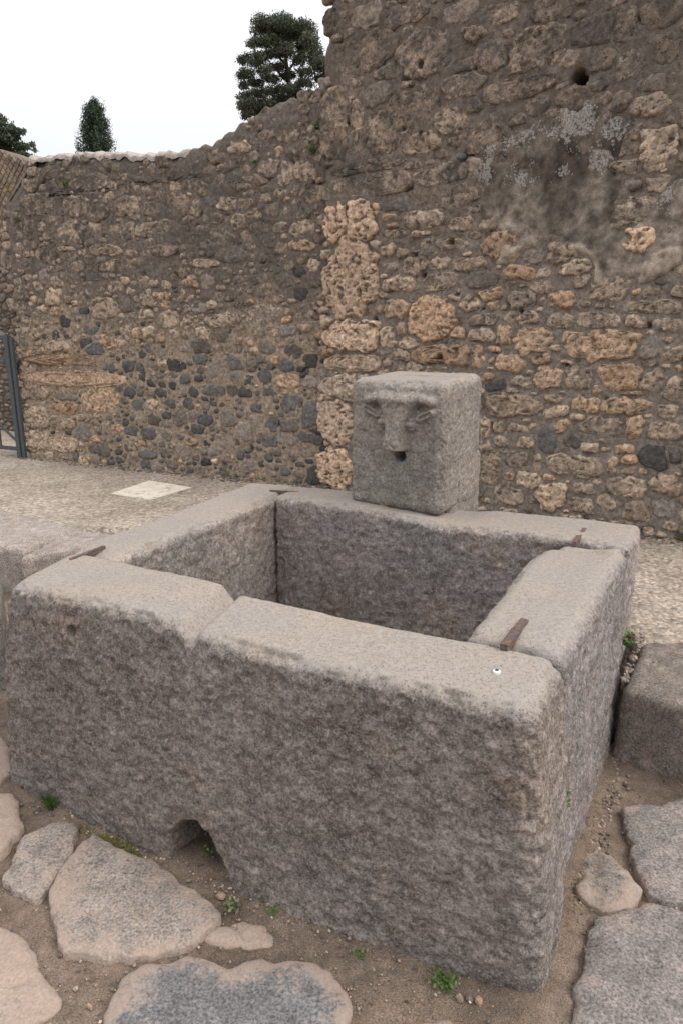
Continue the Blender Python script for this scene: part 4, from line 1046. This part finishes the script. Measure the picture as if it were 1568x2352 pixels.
flat_stone([(225, 2420), (245, 2290), (280, 2240), (330, 2212), (400, 2203), (440, 2196), (540, 2212), (600, 2198), (680, 2206), (735, 2212), (785, 2255), (805, 2300), (815, 2420), (700, 2600), (350, 2600)], .022, DG, .02, 'paving_stone', road, seed=3, edge=.010, dustrim=.85, crown=.003)
flat_stone([(462, 2142), (490, 2118), (560, 2118), (612, 2118), (632, 2140), (625, 2168), (560, 2174), (490, 2164)], .014, BR, .55, 'paving_stone', road, seed=4, edge=.010, crown=.004)
flat_stone([(-160, 2060), (-20, 2105), (40, 2150), (80, 2210), (120, 2262), (146, 2300), (105, 2332), (55, 2352), (20, 2480), (-260, 2560)], .024, BR, .50, 'paving_stone', road, seed=5, edge=.009, crown=.008)
flat_stone([(-150, 1790), (0, 1812), (34, 1830), (50, 1872), (42, 1905), (15, 1945), (-20, 1985), (-170, 2010)], .035, BR, .65, 'paving_stone', road, seed=6, edge=.009)
flat_stone([(1322, 2352), (1320, 2292), (1346, 2236), (1356, 2120), (1420, 2092), (1500, 2082), (1610, 2105), (1760, 2130), (1820, 2420), (1340, 2500)], .028, (.225, .200, .190), .12, 'paving_stone', road, seed=7, dustrim=.25, edge=.009)
flat_stone([(1328, 1988), (1345, 1942), (1392, 1945), (1432, 1976), (1470, 2038), (1482, 2060), (1440, 2088), (1380, 2084), (1318, 2048)], .030, (.21, .19, .172), .15, 'paving_stone', road, seed=8, edge=.016, rough=.03, crown=.002, amp=2.4)
flat_stone([(1418, 1864), (1500, 1845), (1620, 1822), (1820, 1880), (1840, 2075), (1640, 2082), (1530, 2068), (1482, 2040), (1444, 1980), (1440, 1910)], .030, (.225, .200, .188), .12, 'paving_stone', road, seed=9, dustrim=.25, edge=.009)
flat_stone([(955, 2365), (972, 2340), (1010, 2332), (1036, 2345), (1050, 2390), (990, 2420)], .014, GR, .2, 'paving_stone', road, seed=10, edge=.012, crown=.004)
flat_stone([(0, 1690), (20, 1700), (28, 1745), (10, 1790), (-60, 1810), (-150, 1760), (-140, 1690)], .04, (.20, .165, .135), .45, 'paving_stone', road, seed=11)
flat_stone([(1660, 2110), (1900, 2060), (2150, 2250), (1950, 2400), (1800, 2250)], .04, GR, .2, 'paving_stone', road, seed=12, res=.03)
flat_stone([(860, 2480), (1290, 2420), (1300, 2900), (860, 2900)], .03, GR, .2, 'paving_stone', road, seed=13, res=.03)

# ------------------------------------------------------------------ the pavement with its kerb
def build_walk():
    zs = SW
    ka = [G(-700, 1265, SW), G(-60, 1225, SW), G(0, 1172, SW), G(250, 1226, SW)]
    edge = [np.array([-9.0, 9.2]), G(-60, 1200, SW)[:2], G(60, 1205, SW)[:2], G(330, 1215, SW)[:2], G(700, 1190, SW)[:2], G(1430, 1440, SW)[:2], G(1475, 1485, SW)[:2], G(1640, 1475, SW)[:2], np.array([6.0, .3])]
    E = np.array(edge)
    ed = np.stack([np.interp(np.linspace(0, len(E) - 1, 260), np.arange(len(E)), E[:, k]) for k in (0, 1)], 1)
    e = PLL.e[:2]; n = -PLL.n[:2]
    V = []; m = 90; far = 2.6
    for i in range(len(ed)):
        for j in range(m):
            t = (j / (m - 1)) ** 1.0
            p = ed[i] + n * t * 5.0
            V.append((p[0], p[1], SW))
    V = np.array(V); V[:, 2] += 0.006 * fbm(V, 1.2, 3, 400) + 0.0025 * fbm(V, 20, 2, 401)
    # earth and rubble crumbs banked at the wall foot
    idx = np.arange(len(V)).reshape(len(ed), m)
    F = np.stack([idx[:-1, :-1], idx[1:, :-1], idx[1:, 1:], idx[:-1, 1:]], -1).reshape(-1, 4)
    # front edge drops to the road
    rim = idx[:, 0]; b = V[rim].copy(); b[:, 2] = -.05; nb = len(V) + np.arange(len(rim)); V = np.vstack([V, b])
    F2 = np.stack([nb[:-1], nb[1:], rim[1:], rim[:-1]], -1)
    return mesh_obj('pavement', V, np.vstack([F, F2]), M_WALK, kind='structure')
walk = build_walk()
# kerb stones: right of the basin
def kerb(top_px, ztop, bot_px, parent, tint, dust, seed, r=.045, flare=0.0):
    t4 = [G(x, y, ztop) for x, y in top_px]
    b4 = [q.copy() for q in t4]
    for q in b4: q[2] = -0.05
    if bot_px:
        for i, (x, y) in bot_px.items(): b4[i] = G(x, y, 0); b4[i][2] = -0.05
    def dsp(W, s, nrm, p, Ld): return 0.010 * fbm(W, 4, 3, 500 + seed) + 0.004 * fbm(W, 24, 3, 501) - 0.006 * sstep(.3, .55, noise(W, 18, 505))
    def tn(W, s, nrm, p, Ld):
        T = np.ones((len(W), 4)); T[:, :3] = np.array(tint) * (1 + .2 * fbm(W, 3, 2, 510))[:, None]
        T[:, 3] = np.clip(dust + .2 * fbm(W, 3, 2, 511), 0, 1); return T
    return block(t4, b4, r, 0.014, dsp, tn, M_PAVE, 'kerb_stone', parent)
kerb([(1428, 1580), (1600, 1628), (1610, 1466), (1478, 1474)], .325, {0: (1398, 1745), 1: (1600, 1810)}, walk, (.175, .152, .136), .22, 1, r=.032)
kerb([(1612, 1632), (1960, 1740), (1850, 1500), (1622, 1468)], .325, {0: (1610, 1815), 1: (1960, 1960)}, walk, (.175, .152, .136), .22, 2)
# left of the basin
kerb([(-260, 1226), (48, 1262), (196, 1212), (-40, 1160)], .305, None, walk, (.31, .272, .245), .05, 3, r=.05)
kerb([(40, 1280), (175, 1262), (280, 1228), (170, 1212)], .300, None, walk, (.30, .262, .236), .05, 4, r=.05)
kerb([(-700, 1200), (-275, 1228), (-60, 1160), (-400, 1140)], .305, None, walk, (.31, .272, .245), .05, 5, r=.05)
# stepping stone in the road beside the basin, only its corner in view
stp = thing('stepping_stone', 'raised dark stepping stone at the left edge, beside the fountain basin', 'stepping stone', tuple(G(-120, 1640, 0)))
s4 = [G(-330, 1385, .40), G(-2, 1405, .40), G(2, 1318, .40), G(-200, 1300, .40)]
sb_ = [q.copy() for q in s4]
for q in sb_: q[2] = -.05
def sdsp(W, s, nrm, p, Ld): return 0.010 * fbm(W, 4, 3, 520) + 0.004 * fbm(W, 24, 3, 521)
def stn(W, s, nrm, p, Ld):
    T = np.ones((len(W), 4)); T[:, :3] = np.array((.21, .195, .182)); T[:, 3] = .1; return T
block(s4, sb_, .06, .016, sdsp, stn, M_PAVE, 'stone_block', stp)

# marble inspection cover let into the pavement
mc = [G(255, 1135, SW), G(346, 1149, SW), G(441, 1121, SW), G(343, 1105, SW)]
mV = [q + [0, 0, -.02] for q in mc] + [q + [0, 0, .007] for q in mc]
cov = mesh_obj('cover_slab', mV, [(4, 5, 6, 7), (0, 1, 5, 4), (1, 2, 6, 5), (2, 3, 7, 6), (3, 0, 4, 7)], M_MARB, walk, smooth=False)

# ------------------------------------------------------------------ beyond the doorway on the left
bwP0, bwP1 = G(-500, 985, SW), G(90, 985, SW)
PLB = Plane(bwP0 + PLL.n * 0, bwP1.copy()); 
PLB = Plane(PLL.P(np.array([-3.2]), np.array([0.0]), -1.5)[0], PLL.P(np.array([1.2]), np.array([0.0]), -1.5)[0])
inner = thing('inner_wall', 'rubble wall, toned dark for its enclosed shade, seen through the doorway behind the metal gate', 'wall', tuple(PLB.P(np.array([2.9]), np.array([SW]))[0]))
tb = PLB.uv(10, 612)[1]
core(PLB, 0, 4.4, 0.05, lambda u: tb + .02 * math.sin(u * 9), None, .4, inner, lambda V: np.tile([0.12, 0.098, 0.082], (len(V), 1)), step=.04)  # mortar colour lowered to carry the shade of the enclosed space
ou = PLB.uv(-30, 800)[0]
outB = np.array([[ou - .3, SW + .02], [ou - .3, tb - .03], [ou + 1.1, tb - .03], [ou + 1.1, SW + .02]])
masonry(PLB, outB, [], lambda c: .16, lambda c, r: 'E' if r.random() < .6 else 'B', inner, seed=14, res=.022, gap=.008)  # dark stone types chosen so the colour holds the enclosed shade
# wall of net-like diamond stonework, further back
PLN = Plane(PLL.P(np.array([-8.0]), np.array([0.0]), -3.4)[0], PLL.P(np.array([2.6]), np.array([0.0]), -3.4)[0])
net = thing('reticulate_wall', 'far wall of small tan diamond-set stones rising behind the left wall end', 'wall', tuple(PLN.P(np.array([7.0]), np.array([SW]))[0]))
nt_px = [(-200, 300), (-40, 335), (0, 341), (25, 352), (50, 362), (72, 372), (90, 380), (300, 470)]
topN = interp([PLN.uv(*p) for p in nt_px])
core(PLN, 0, 10.6, 0.05, lambda u: max(topN(u), 1.0), None, .4, net, lambda V: np.tile([0.27, 0.215, 0.17], (len(V), 1)), step=.05, dep=-.004)
dsz = (PLN.uv(11.5, 400) - PLN.uv(0, 400))[0] * 0.80
uA, uB = PLN.uv(-25, 400)[0], PLN.uv(110, 400)[0]; vA, vB = PLN.uv(20, 560)[1], PLN.uv(0, 330)[1]
cnt = 0
for i in range(-60, 60):
    for j in range(-60, 60):
        u = (uA + uB) / 2 + (i - j) * dsz / math.sqrt(2) * 0.98; v = (vA + vB) / 2 + (i + j) * dsz / math.sqrt(2) * 1.05
        if not (uA < u < uB and vA < v < vB) or v > topN(u) - .03: continue
        a0 = dsz * .44 * random.uniform(.9, 1.05); q = []
        for (rr, dd) in ((1.0, -.03), (.98, 0.004), (.80, .016)):
            for k in range(4):
                an = k * math.pi / 2 + random.uniform(-.16, .16)
                q.append(PLN.P(np.array([u + math.cos(an) * a0 * 1.414 * rr]), np.array([v + math.sin(an) * a0 * 1.5 * rr]), dd + random.uniform(-.003, .003))[0])
        F = [(r_ * 4 + k, r_ * 4 + (k + 1) % 4, (r_ + 1) * 4 + (k + 1) % 4, (r_ + 1) * 4 + k) for r_ in range(2) for k in range(4)] + [(8, 9, 10, 11)]
        low = v < (vA * .45 + vB * .55)
        tc = random.choice([(.52, .38, .22), (.50, .37, .25), (.30, .24, .20), (.42, .30, .21)]) if low else random.choice([(.34, .27, .21), (.42, .32, .24), (.27, .22, .18), (.38, .30, .24)])
        mesh_obj('stone', q, F, M_LIME, net, (*tc, .3), smooth=False); cnt += 1
print('net stones', cnt)

# steel gate standing in the doorway
PLG = Plane(PLL.P(np.array([-3.0]), np.array([0.0]), .06)[0], PLL.P(np.array([0.2]), np.array([0.0]), .06)[0])
gate = thing('metal_gate', 'dark grey steel barrier gate closing the doorway at the left edge', 'gate', tuple(PLG.P(np.array([2.8]), np.array([SW]))[0]))
def gp(x, y): return PLG.P(*[np.array([q]) for q in PLG.uv(x, y)])[0]
pu = PLG.uv(52, 1030)[0]
zt = PLG.uv(30, 770)[1]
gq = lambda u, v: PLG.P(np.array([u]), np.array([v]))[0]
bar(gq(pu - .04, SW - .02), gq(pu - .04, zt), .055, .055, 'gate_post', gate, M_STEEL)
bar(gq(pu + .02, SW - .02), gq(pu + .02, zt - .02), .045, .03, 'gate_post', gate, M_STEEL)
for vz, th in ((zt - .02, .04), (zt - .24, .03), (SW + .10, .04)):
    bar(gq(pu - 1.9, vz), gq(pu - .07, vz), .03, th, 'rail', gate, M_STEEL)
bar(gq(pu - .07, SW + .18), gq(pu - .95, SW + .82), .02, .022, 'brace', gate, M_STEEL)
bar(gq(pu - .07, zt - .26), gq(pu - .95, SW + .82), .02, .022, 'brace', gate, M_STEEL)
for du in (.34, .62, .95, 1.3, 1.65):
    bar(gq(pu - du, SW + .12), gq(pu - du, zt - .25), .016, .016, 'upright', gate, M_STEEL)

# ------------------------------------------------------------------ trees beyond
def leaves(cl, n, size, jit, sh):
    """cl: clumps (centre, radii); leaf cards scattered in them, facing outward at random"""
    w = np.array([np.prod(r) for _, r in cl]) ** 0.75; w /= w.sum()
    ci = rng.choice(len(cl), n, p=w)
    c = np.array([c for c, _ in cl])[ci]; r = np.array([r for _, r in cl])[ci]
    d = rng.normal(size=(n, 3)); d /= np.linalg.norm(d, axis=1, keepdims=True)
    rad = rng.random(n) ** 0.40
    p = c + d * r * rad[:, None] + rng.normal(size=(n, 3)) * jit
    a = rng.normal(size=(n, 3)); a /= np.linalg.norm(a, axis=1, keepdims=True)
    b = np.cross(a, d + 0.4 * rng.normal(size=(n, 3))); b /= np.linalg.norm(b, axis=1, keepdims=True)
    s = size * rng.uniform(.5, 1.4, (n, 1))
    V = np.stack([p - a * s, p - b * s * sh, p + a * s, p + b * s * sh], 1).reshape(-1, 3)
    F = np.arange(4 * n).reshape(-1, 4)
    cc = np.repeat(rng.uniform(.75, 1.25, (len(cl)))[ci], 4)
    T = np.ones((4 * n, 4)); T[:, :3] = cc[:, None]
    return V, F, T
def limb(pts, rad, name, parent, mat=M_BARK, n=8):
    V = []; pts = [np.array(p, float) for p in pts]
    for i, (p, r) in enumerate(zip(pts, rad)):
        d = pts[min(i + 1, len(pts) - 1)] - pts[max(i - 1, 0)]; d /= np.linalg.norm(d)
        a = np.cross(d, [0.3, 1, 0.1]); a /= np.linalg.norm(a); b = np.cross(d, a)
        for k in range(n):
            t = 2 * math.pi * k / n; V.append(p + (a * math.cos(t) + b * math.sin(t)) * r)
    F = [(i * n + k, i * n + (k + 1) % n, (i + 1) * n + (k + 1) % n, (i + 1) * n + k) for i in range(len(pts) - 1) for k in range(n)]
    F.append(tuple((len(pts) - 1) * n + k for k in range(n)))
    return V, F
def join(parts):
    V = []; F = []; o_ = 0
    for v, f in parts:
        V += list(v); F += [tuple(i + o_ for i in q) for q in f]; o_ += len(v)
    return V, F
def at(x, y, D): d = ray(x, y); return EYE + d * (D / d[1])

# tall pine behind the wall
D = 38.0; u_ = D / FPX
pine = thing('pine_tree', 'tall ragged pine tree rising behind the wall beside the pier', 'tree', tuple(at(660, 300, D) * [1, 1, 0]))
blobs = [(615, 52, 36, 18), (662, 48, 34, 20), (690, 70, 32, 22), (600, 66, 20, 13), (650, 78, 40, 18), (708, 100, 26, 22), (724, 128, 22, 26), (618, 92, 30, 12), (585, 97, 18, 9), (575, 100, 12, 8), (666, 106, 30, 17), (636, 116, 22, 11), (604, 126, 24, 8), (566, 132, 18, 9), (556, 140, 12, 8), (590, 143, 22, 7), (690, 134, 20, 14), (735, 150, 24, 18), (570, 166, 16, 10), (554, 172, 13, 9), (602, 160, 20, 8), (640, 150, 20, 8),
         (584, 187, 20, 10), (558, 196, 14, 9), (622, 180, 22, 10), (660, 172, 20, 9), (700, 165, 22, 9), (740, 180, 20, 12), (560, 218, 15, 10), (590, 214, 22, 10), (628, 208, 22, 10), (664, 200, 24, 10), (704, 190, 24, 8), (554, 238, 13, 10), (580, 240, 22, 12), (614, 236, 24, 12), (650, 228, 26, 12), (690, 216, 24, 12), (568, 260, 16, 12), (600, 258, 24, 12), (640, 255, 30, 14), (690, 245, 34, 16), (740, 225, 30, 20), (770, 160, 30, 30), (780, 220, 34, 30), (650, 290, 60, 16)]
cl = []
for bx, by, rx, ry in blobs:
    for k in range(4):
        x, y = bx + random.uniform(-.6, .6) * rx, by + random.uniform(-.5, .5) * ry
        P = at(x, y, D + random.uniform(-2.2, 2.2)); cl.append((P, np.array([rx * u_ * .62, rx * u_ * .62, ry * u_ * .68])))
V, F, T = leaves(cl, 95000, .062, .06, .38)
mesh_obj('crown', V, F, M_PINE, pine, T, smooth=False)
base = at(668, 300, D); base[2] = 0
tk = [limb([base, at(668, 300, D), at(665, 200, D), at(655, 120, D), at(650, 70, D)], [.30, .20, .13, .08, .04], '', None)]
for a_, b_, c_ in (((667, 215), (690, 180), (720, 140)), ((664, 190), (640, 165), (610, 130)), ((667, 240), (620, 215), (570, 180)), ((668, 260), (700, 230), (745, 190)), ((664, 160), (690, 120), (700, 90)), ((668, 280), (620, 260), (570, 240)), ((660, 150), (630, 120), (605, 80))):
    tk.append(limb([at(*a_, D), at(*b_, D + random.uniform(-.8, .8)), at(*c_, D + random.uniform(-1.5, 1.5))], [.07, .05, .02], '', None, n=6))
V, F = join(tk); mesh_obj('trunk', V, F, M_BARK, pine)

# columnar cypress
D = 52.0; u_ = D / FPX
cyp = thing('cypress_tree', 'narrow columnar dark green cypress standing alone against the sky', 'tree', tuple(at(221, 400, D) * [1, 1, 0]))
cl = []
hw = interp([(232, 4), (240, 15), (252, 25), (266, 31), (290, 34), (315, 40), (340, 44), (365, 46), (430, 48), (560, 42), (700, 20)])
for y in np.arange(238, 700, 4.5):
    wv = hw(y); k = int(6 + wv / 3)
    for i in range(k):
        an = random.uniform(0, 2 * math.pi); rr = wv * random.uniform(.15, .84) * (1 + .10 * math.sin(y * .21 + an * 2))
        P = at(217 + 3.5 * (y - 236) / 120 * (1 if y < 360 else 1), y, D) + np.array([math.cos(an) * rr * u_, math.sin(an) * rr * u_, 0])
        cl.append((P, np.array([7 * u_, 7 * u_, 13 * u_]) * random.uniform(.7, 1.2)))
V, F, T = leaves(cl, 80000, .068, .05, .42)
mesh_obj('crown', V, F, M_CYP, cyp, T, smooth=False)
b0 = at(221, 400, D) * [1, 1, 0]
V, F = limb([b0, b0 + [0, 0, 3], b0 + [0, 0, 6], at(219, 300, D)], [.3, .25, .18, .08], '', None); mesh_obj('trunk', V, F, M_BARK, cyp)

# broadleaf tree at the left edge
D = 30.0; u_ = D / FPX
oak = thing('broadleaf_tree', 'round-crowned broadleaf tree cut by the left edge above the diamond stonework', 'tree', tuple(at(-30, 400, D) * [1, 1, 0]))
cl = []
for bx, by, rx, ry in [(-20, 300, 40, 34), (15, 298, 22, 14), (30, 300, 14, 10), (5, 278, 14, 10), (-10, 268, 16, 10), (40, 304, 13, 8), (52, 303, 9, 7), (20, 325, 26, 16), (45, 340, 16, 12), (62, 336, 9, 7), (73, 333, 7, 6), (78, 345, 6, 4), (55, 352, 22, 10), (10, 350, 40, 16), (-50, 330, 50, 40), (36, 318, 12, 10), (0, 380, 60, 26)]:
    for k in range(5):
        x, y = bx + random.uniform(-.6, .6) * rx, by + random.uniform(-.55, .55) * ry
        cl.append((at(x, y, D + random.uniform(-1.2, 1.2)), np.array([rx * u_ * .45, rx * u_ * .5, ry * u_ * .45])))
V, F, T = leaves(cl, 34000, .050, .04, .6)
mesh_obj('crown', V, F, M_OAK, oak, T, smooth=False)
b0 = at(-30, 400, D) * [1, 1, 0]
tk = [limb([b0, b0 + [0, 0, 3], at(-25, 340, D), at(-15, 290, D)], [.25, .2, .12, .04], '', None), limb([at(-28, 400, D), at(10, 350, D), at(50, 335, D), at(74, 334, D)], [.1, .07, .04, .015], '', None, n=6)]
V, F = join(tk); mesh_obj('trunk', V, F, M_BARK, oak)

# ------------------------------------------------------------------ weeds, moss, litter, pebbles
def weed(P, n, up, size, label, name='weed', normal=None, grass=False, cat='weed', hang=False, tone=(1, 1, 1)):
    root = thing(name, label, cat, tuple(P), 'weeds rooted in the walls' if normal is not None else 'weeds around the basin'); V = []; F = []; T = []
    for i in range(n):
        an = random.uniform(0, 2 * math.pi); out_ = np.array([math.cos(an), math.sin(an), 0.0])
        if normal is not None: out_ = out_ * .6 + normal * random.uniform(.3, 1.0)
        ln = size * random.uniform(.4, 1.0)
        if grass:
            tip = np.array([0, 0, 1.0]) * ln * random.uniform(.6, 1) + out_ * ln * random.uniform(.2, .7); sd = np.cross(tip, [0.2, .5, .1]); sd /= np.linalg.norm(sd); wd = ln * .045 + .0008
            o_ = len(V); b_ = out_ * random.uniform(0, size * .2); m_ = b_ + tip * .55 + np.array([0, 0, ln * .12])
            V += [b_ - sd * wd, b_ + sd * wd, m_ + sd * wd * .8, m_ - sd * wd * .8, b_ + tip]; F += [(o_, o_ + 1, o_ + 2, o_ + 3), (o_ + 3, o_ + 2, o_ + 4)]; k = 5
        else:
            c = out_ * ln * random.uniform(.1, .9) + np.array([0, 0, 1.0]) * up * ln * random.uniform(-.3 if hang else 0.1, 1.0)
            a = rng.normal(size=3); a[2] *= .5; a /= np.linalg.norm(a); b = np.cross(a, rng.normal(size=3)); b /= np.linalg.norm(b); s_ = size * random.uniform(.09, .2)
            o_ = len(V); V += [c - a * s_, c - a * s_ * .3 - b * s_ * .55, c + a * s_ * .5 - b * s_ * .5, c + a * s_, c + a * s_ * .5 + b * s_ * .5, c - a * s_ * .3 + b * s_ * .55]; F += [tuple(range(o_, o_ + 6))]; k = 6
        cc = random.uniform(.7, 1.3); T += [(cc * tone[0], cc * tone[1], cc * tone[2], 1)] * k
    mesh_obj('leaves', np.array(V), F, M_WEED, root, np.array(T), smooth=False)
    return root
for o in []: pass
def onL(x, y, d=.02): q = PLL.uv(x, y); return PLL.P(np.array([q[0]]), np.array([q[1]]), d)[0]
weed(onL(156, 428), 90, .8, .075, 'green weed tuft above the large blocks near the left wall top', normal=PLL.n)
weed(onL(44, 508), 60, .8, .06, 'yellow-green weed on the left wall end below the step', normal=PLL.n, tone=(1.2, .95, .8))
weed(onL(730, 298), 60, .8, .065, 'upper of two green weeds in the corner against the pier', normal=PLL.n)
weed(onL(722, 352), 90, .6, .08, 'lower, larger green weed in the corner against the pier', normal=PLL.n)
weed(onL(590, 377), 45, .6, .055, 'small green weed high on the wall left of the pier corner', normal=PLL.n)
weed(onL(605, 505), 30, .6, .045, 'tiny green weed midway up the left wall near a dark stone', normal=PLL.n)
weed(onL(470, 455), 35, .6, .05, 'dull olive weed beside a slanting dark stone in the left wall', normal=PLL.n, tone=(1.1, .8, .7))
weed(G(118, 1856, .01), 90, 1, .085, 'grass tuft at the basin foot beyond the small paving stone', name='grass_tuft', grass=True, cat='grass')
weed(G(530, 2086, .01), 55, .5, .045, 'pale grey-green rosette weed in the dirt right of the drain mouth', tone=(1.7, 1.25, 2.2))
weed(G(628, 2098, .01), 24, .8, .035, 'small bright green sprout close to the front slab foot', tone=(1.1, 1.1, .9))
weed(G(1018, 2254, .01), 130, .22, .050, 'wide leafy green weed at the front slab foot near the corner')
weed(G(826, 2196, .01), 30, .5, .035, 'small green weed at the basin foot midway along the front')
weed(G(474, 1962, .03), 30, .7, .040, 'small green weed inside the left of the drain mouth')
weed(G(520, 1990, .03), 28, .8, .035, 'green sprig at the right jamb of the drain mouth')
weed(G(1442, 1500, .30) + [-.01, 0, .02], 60, 1.6, .06, 'green weed where the back of the basin meets the right kerb', tone=(.9, 1.1, .9))
sm = (G(1289, 1880, .0) - G(1289, 1880, .0))
pw = rt[1] * [1, 1, 0] * .45 + rb_[1] * [1, 1, 0] * .55
weed(G(1290, 1840, .27) * .985 + EYE * .015, 55, 1.6, .045, 'green sprig growing from the joint in the right side', tone=(.9, 1.1, .9), hang=True)

def lumps(name, centers, mat, label=None, cat=None, kind='stuff', amp=.3, n=10, squash=.5, tint=None):
    V = []; F = []; T = []; o_ = 0
    ico = []
    t = (1 + 5 ** .5) / 2
    iv = np.array([(-1, t, 0), (1, t, 0), (-1, -t, 0), (1, -t, 0), (0, -1, t), (0, 1, t), (0, -1, -t), (0, 1, -t), (t, 0, -1), (t, 0, 1), (-t, 0, -1), (-t, 0, 1)], float); iv /= np.linalg.norm(iv[0])
    fi = [(0, 11, 5), (0, 5, 1), (0, 1, 7), (0, 7, 10), (0, 10, 11), (1, 5, 9), (5, 11, 4), (11, 10, 2), (10, 7, 6), (7, 1, 8), (3, 9, 4), (3, 4, 2), (3, 2, 6), (3, 6, 8), (3, 8, 9), (4, 9, 5), (2, 4, 11), (6, 2, 10), (8, 6, 7), (9, 8, 1)]
    for c, r in centers:
        q = iv * (1 + rng.uniform(-amp, amp, (12, 1))) * r * np.array([1, rng.uniform(.7, 1.1), squash]); a = rng.uniform(0, 6.28)
        q = q @ np.array([[math.cos(a), -math.sin(a), 0], [math.sin(a), math.cos(a), 0], [0, 0, 1]])
        V.append(q + c); F += [tuple(i + o_ for i in f) for f in fi]; o_ += 12
        if tint is not None: tc = np.array(tint[rng.integers(len(tint))]) * rng.uniform(.7, 1.3); T += [(*tc, .2)] * 12
    ob = mesh_obj(name, np.vstack(V), F, mat, None, np.array(T) if T else None, smooth=False, kind=kind)
    if label: ob['label'] = label
    if cat: ob['category'] = cat
    return ob
# moss
mo = []
for _ in range(260):
    t = random.random(); x = 182 + 130 * t; y = 1888 + 68 * t; p = G(x + random.uniform(-5, 10), y + random.uniform(-2, 9), .02); mo.append((p - np.array([0, 0, .012]) + rng.normal(size=3) * [.008, .012, .003], random.uniform(.003, .010)))
lumps('moss', mo, M_MOSS, 'olive moss filling the gap between paving stone and front slab', 'moss')
mo = []
for _ in range(600):
    t = random.random(); p = G(1478 + 200 * t, 1216 + 27 * t + random.uniform(-1, 12), SW + .01); mo.append((p, random.uniform(.012, .03)))
lumps('moss', mo, M_MOSS, 'olive moss strip along the wall foot at the right edge', 'moss')
# crumbled earth and stone at the wall foot
PT = [(.30, .25, .20), (.22, .18, .145), (.38, .32, .26), (.13, .12, .115)]
cr = []
for _ in range(1300):
    t = random.random(); p = PLL.P(np.array([t * PLL.len]), np.array([SW]), 0)[0] + PLL.n * abs(random.gauss(0, .07)); cr.append((p, abs(random.gauss(.008, .007)) + .004))
for _ in range(900):
    t = random.random(); p = PLR.P(np.array([t * PLR.len * 1.1]), np.array([SW]), 0)[0] + PLR.n * abs(random.gauss(0, .06)); cr.append((p, abs(random.gauss(.010, .008)) + .004))
lumps('rubble', cr, M_PEB, 'crumbled stone and earth along the foot of both walls', 'rubble', tint=PT, squash=.7)
# gravel on the road
gv = []
for _ in range(2600):
    x = random.uniform(-40, 1600); y = random.uniform(1690, 2420)
    p = G(x, y, 0.006)
    gv.append((p, random.choice([.0015, .002, .0025, .003, .0045])))
for _ in range(500):
    t = random.random(); a = fb[0] + (fb[1] - fb[0]) * t; p = np.array([a[0], a[1], .012]) + FN * abs(random.gauss(0, .05)); gv.append((p, random.uniform(.002, .006)))
for _ in range(420):
    t = random.random(); p = G(1300 + 110 * t + random.uniform(-10, 70) * random.random(), 2070 - 330 * t + random.uniform(-30, 50), .012); gv.append((p, random.uniform(.002, .008)))
lumps('gravel', gv, M_PEB, 'fine loose gravel scattered over the dirt between paving stones', 'gravel', tint=PT + [(.45, .36, .30)], squash=.75)
cr = []
for _ in range(70):
    t = random.random(); cr.append((G(1475 - 45 * t + random.uniform(-5, 10), 1455 + 110 * t, .325), random.uniform(.004, .011)))
lumps('crumbs', cr, M_PEB, 'pale stone crumbs in the gap between basin and right kerb', 'gravel', tint=[(.40, .34, .29), (.28, .24, .21)], squash=.8)
# larger loose stones, each told by where it lies
for (x, y, r, lab, tc) in ((508, 2058, .017, 'largest pinkish pebble lying just outside the drain mouth', (.36, .27, .21)), (522, 2078, .009, 'small pinkish pebble below the larger one at the drain mouth', (.36, .26, .20)),
        (1055, 2295, .013, 'flat buff pebble right of the wide leafy weed', (.36, .29, .23)), (1099, 2300, .014, 'pinkish angular pebble nearest the front corner of the basin', (.38, .26, .20)),
        (1077, 2296, .010, 'grey pebble between two buff ones by the front corner', (.25, .22, .20)), (175, 2272, .009, 'lone pale pebble in the dirt at the lower left', (.42, .35, .28)), (206, 2312, .008, 'lone orange-buff pebble in the dirt below the pale one', (.40, .28, .20)),
        (1508, 2088, .012, 'orange-brown leaf-like chip in the joint at the right', (.34, .20, .12))):
    tag(lumps('pebble', [(G(x, y, .012), r)], M_PEB, tint=[tc], kind='thing', squash=.7), lab, 'pebble', 'loose pebbles lying in the dirt')
# dry straw caught beside the right slab
V = []; F = []
for _ in range(150):
    t = random.random() ** 1.4; p = G(1296 + 95 * t + random.uniform(-4, 18), 2130 - 400 * t + random.uniform(-20, 20), .02)
    a = rng.normal(size=3); a[2] *= .25; a /= np.linalg.norm(a); ln = random.uniform(.01, .035); sd = np.cross(a, [0, 0, 1.0]) * .0009; o_ = len(V)
    m_ = p + a * ln * .5 + rng.normal(size=3) * .002
    V += [p - sd, p + sd, m_ + sd, m_ - sd, p + a * ln]; F += [(o_, o_ + 1, o_ + 2, o_ + 3), (o_ + 3, o_ + 2, o_ + 4)]
lt_ = mesh_obj('dry_straw', np.array(V), F, M_STRAW, smooth=False, kind='stuff'); lt_['label'] = 'dry straw and leaf litter caught along the right side of the basin'; lt_['category'] = 'litter'

# children were built in world space: undo their parents' offsets
bpy.context.view_layer.update()
for o in list(S.objects):
    if o.type == 'MESH' and o.parent is not None and o.parent.type == 'EMPTY' and o.parent.get('category') and o.parent.get('category') not in ('weed', 'grass'):
        o.matrix_parent_inverse = o.parent.matrix_world.inverted()
bpy.context.view_layer.update()
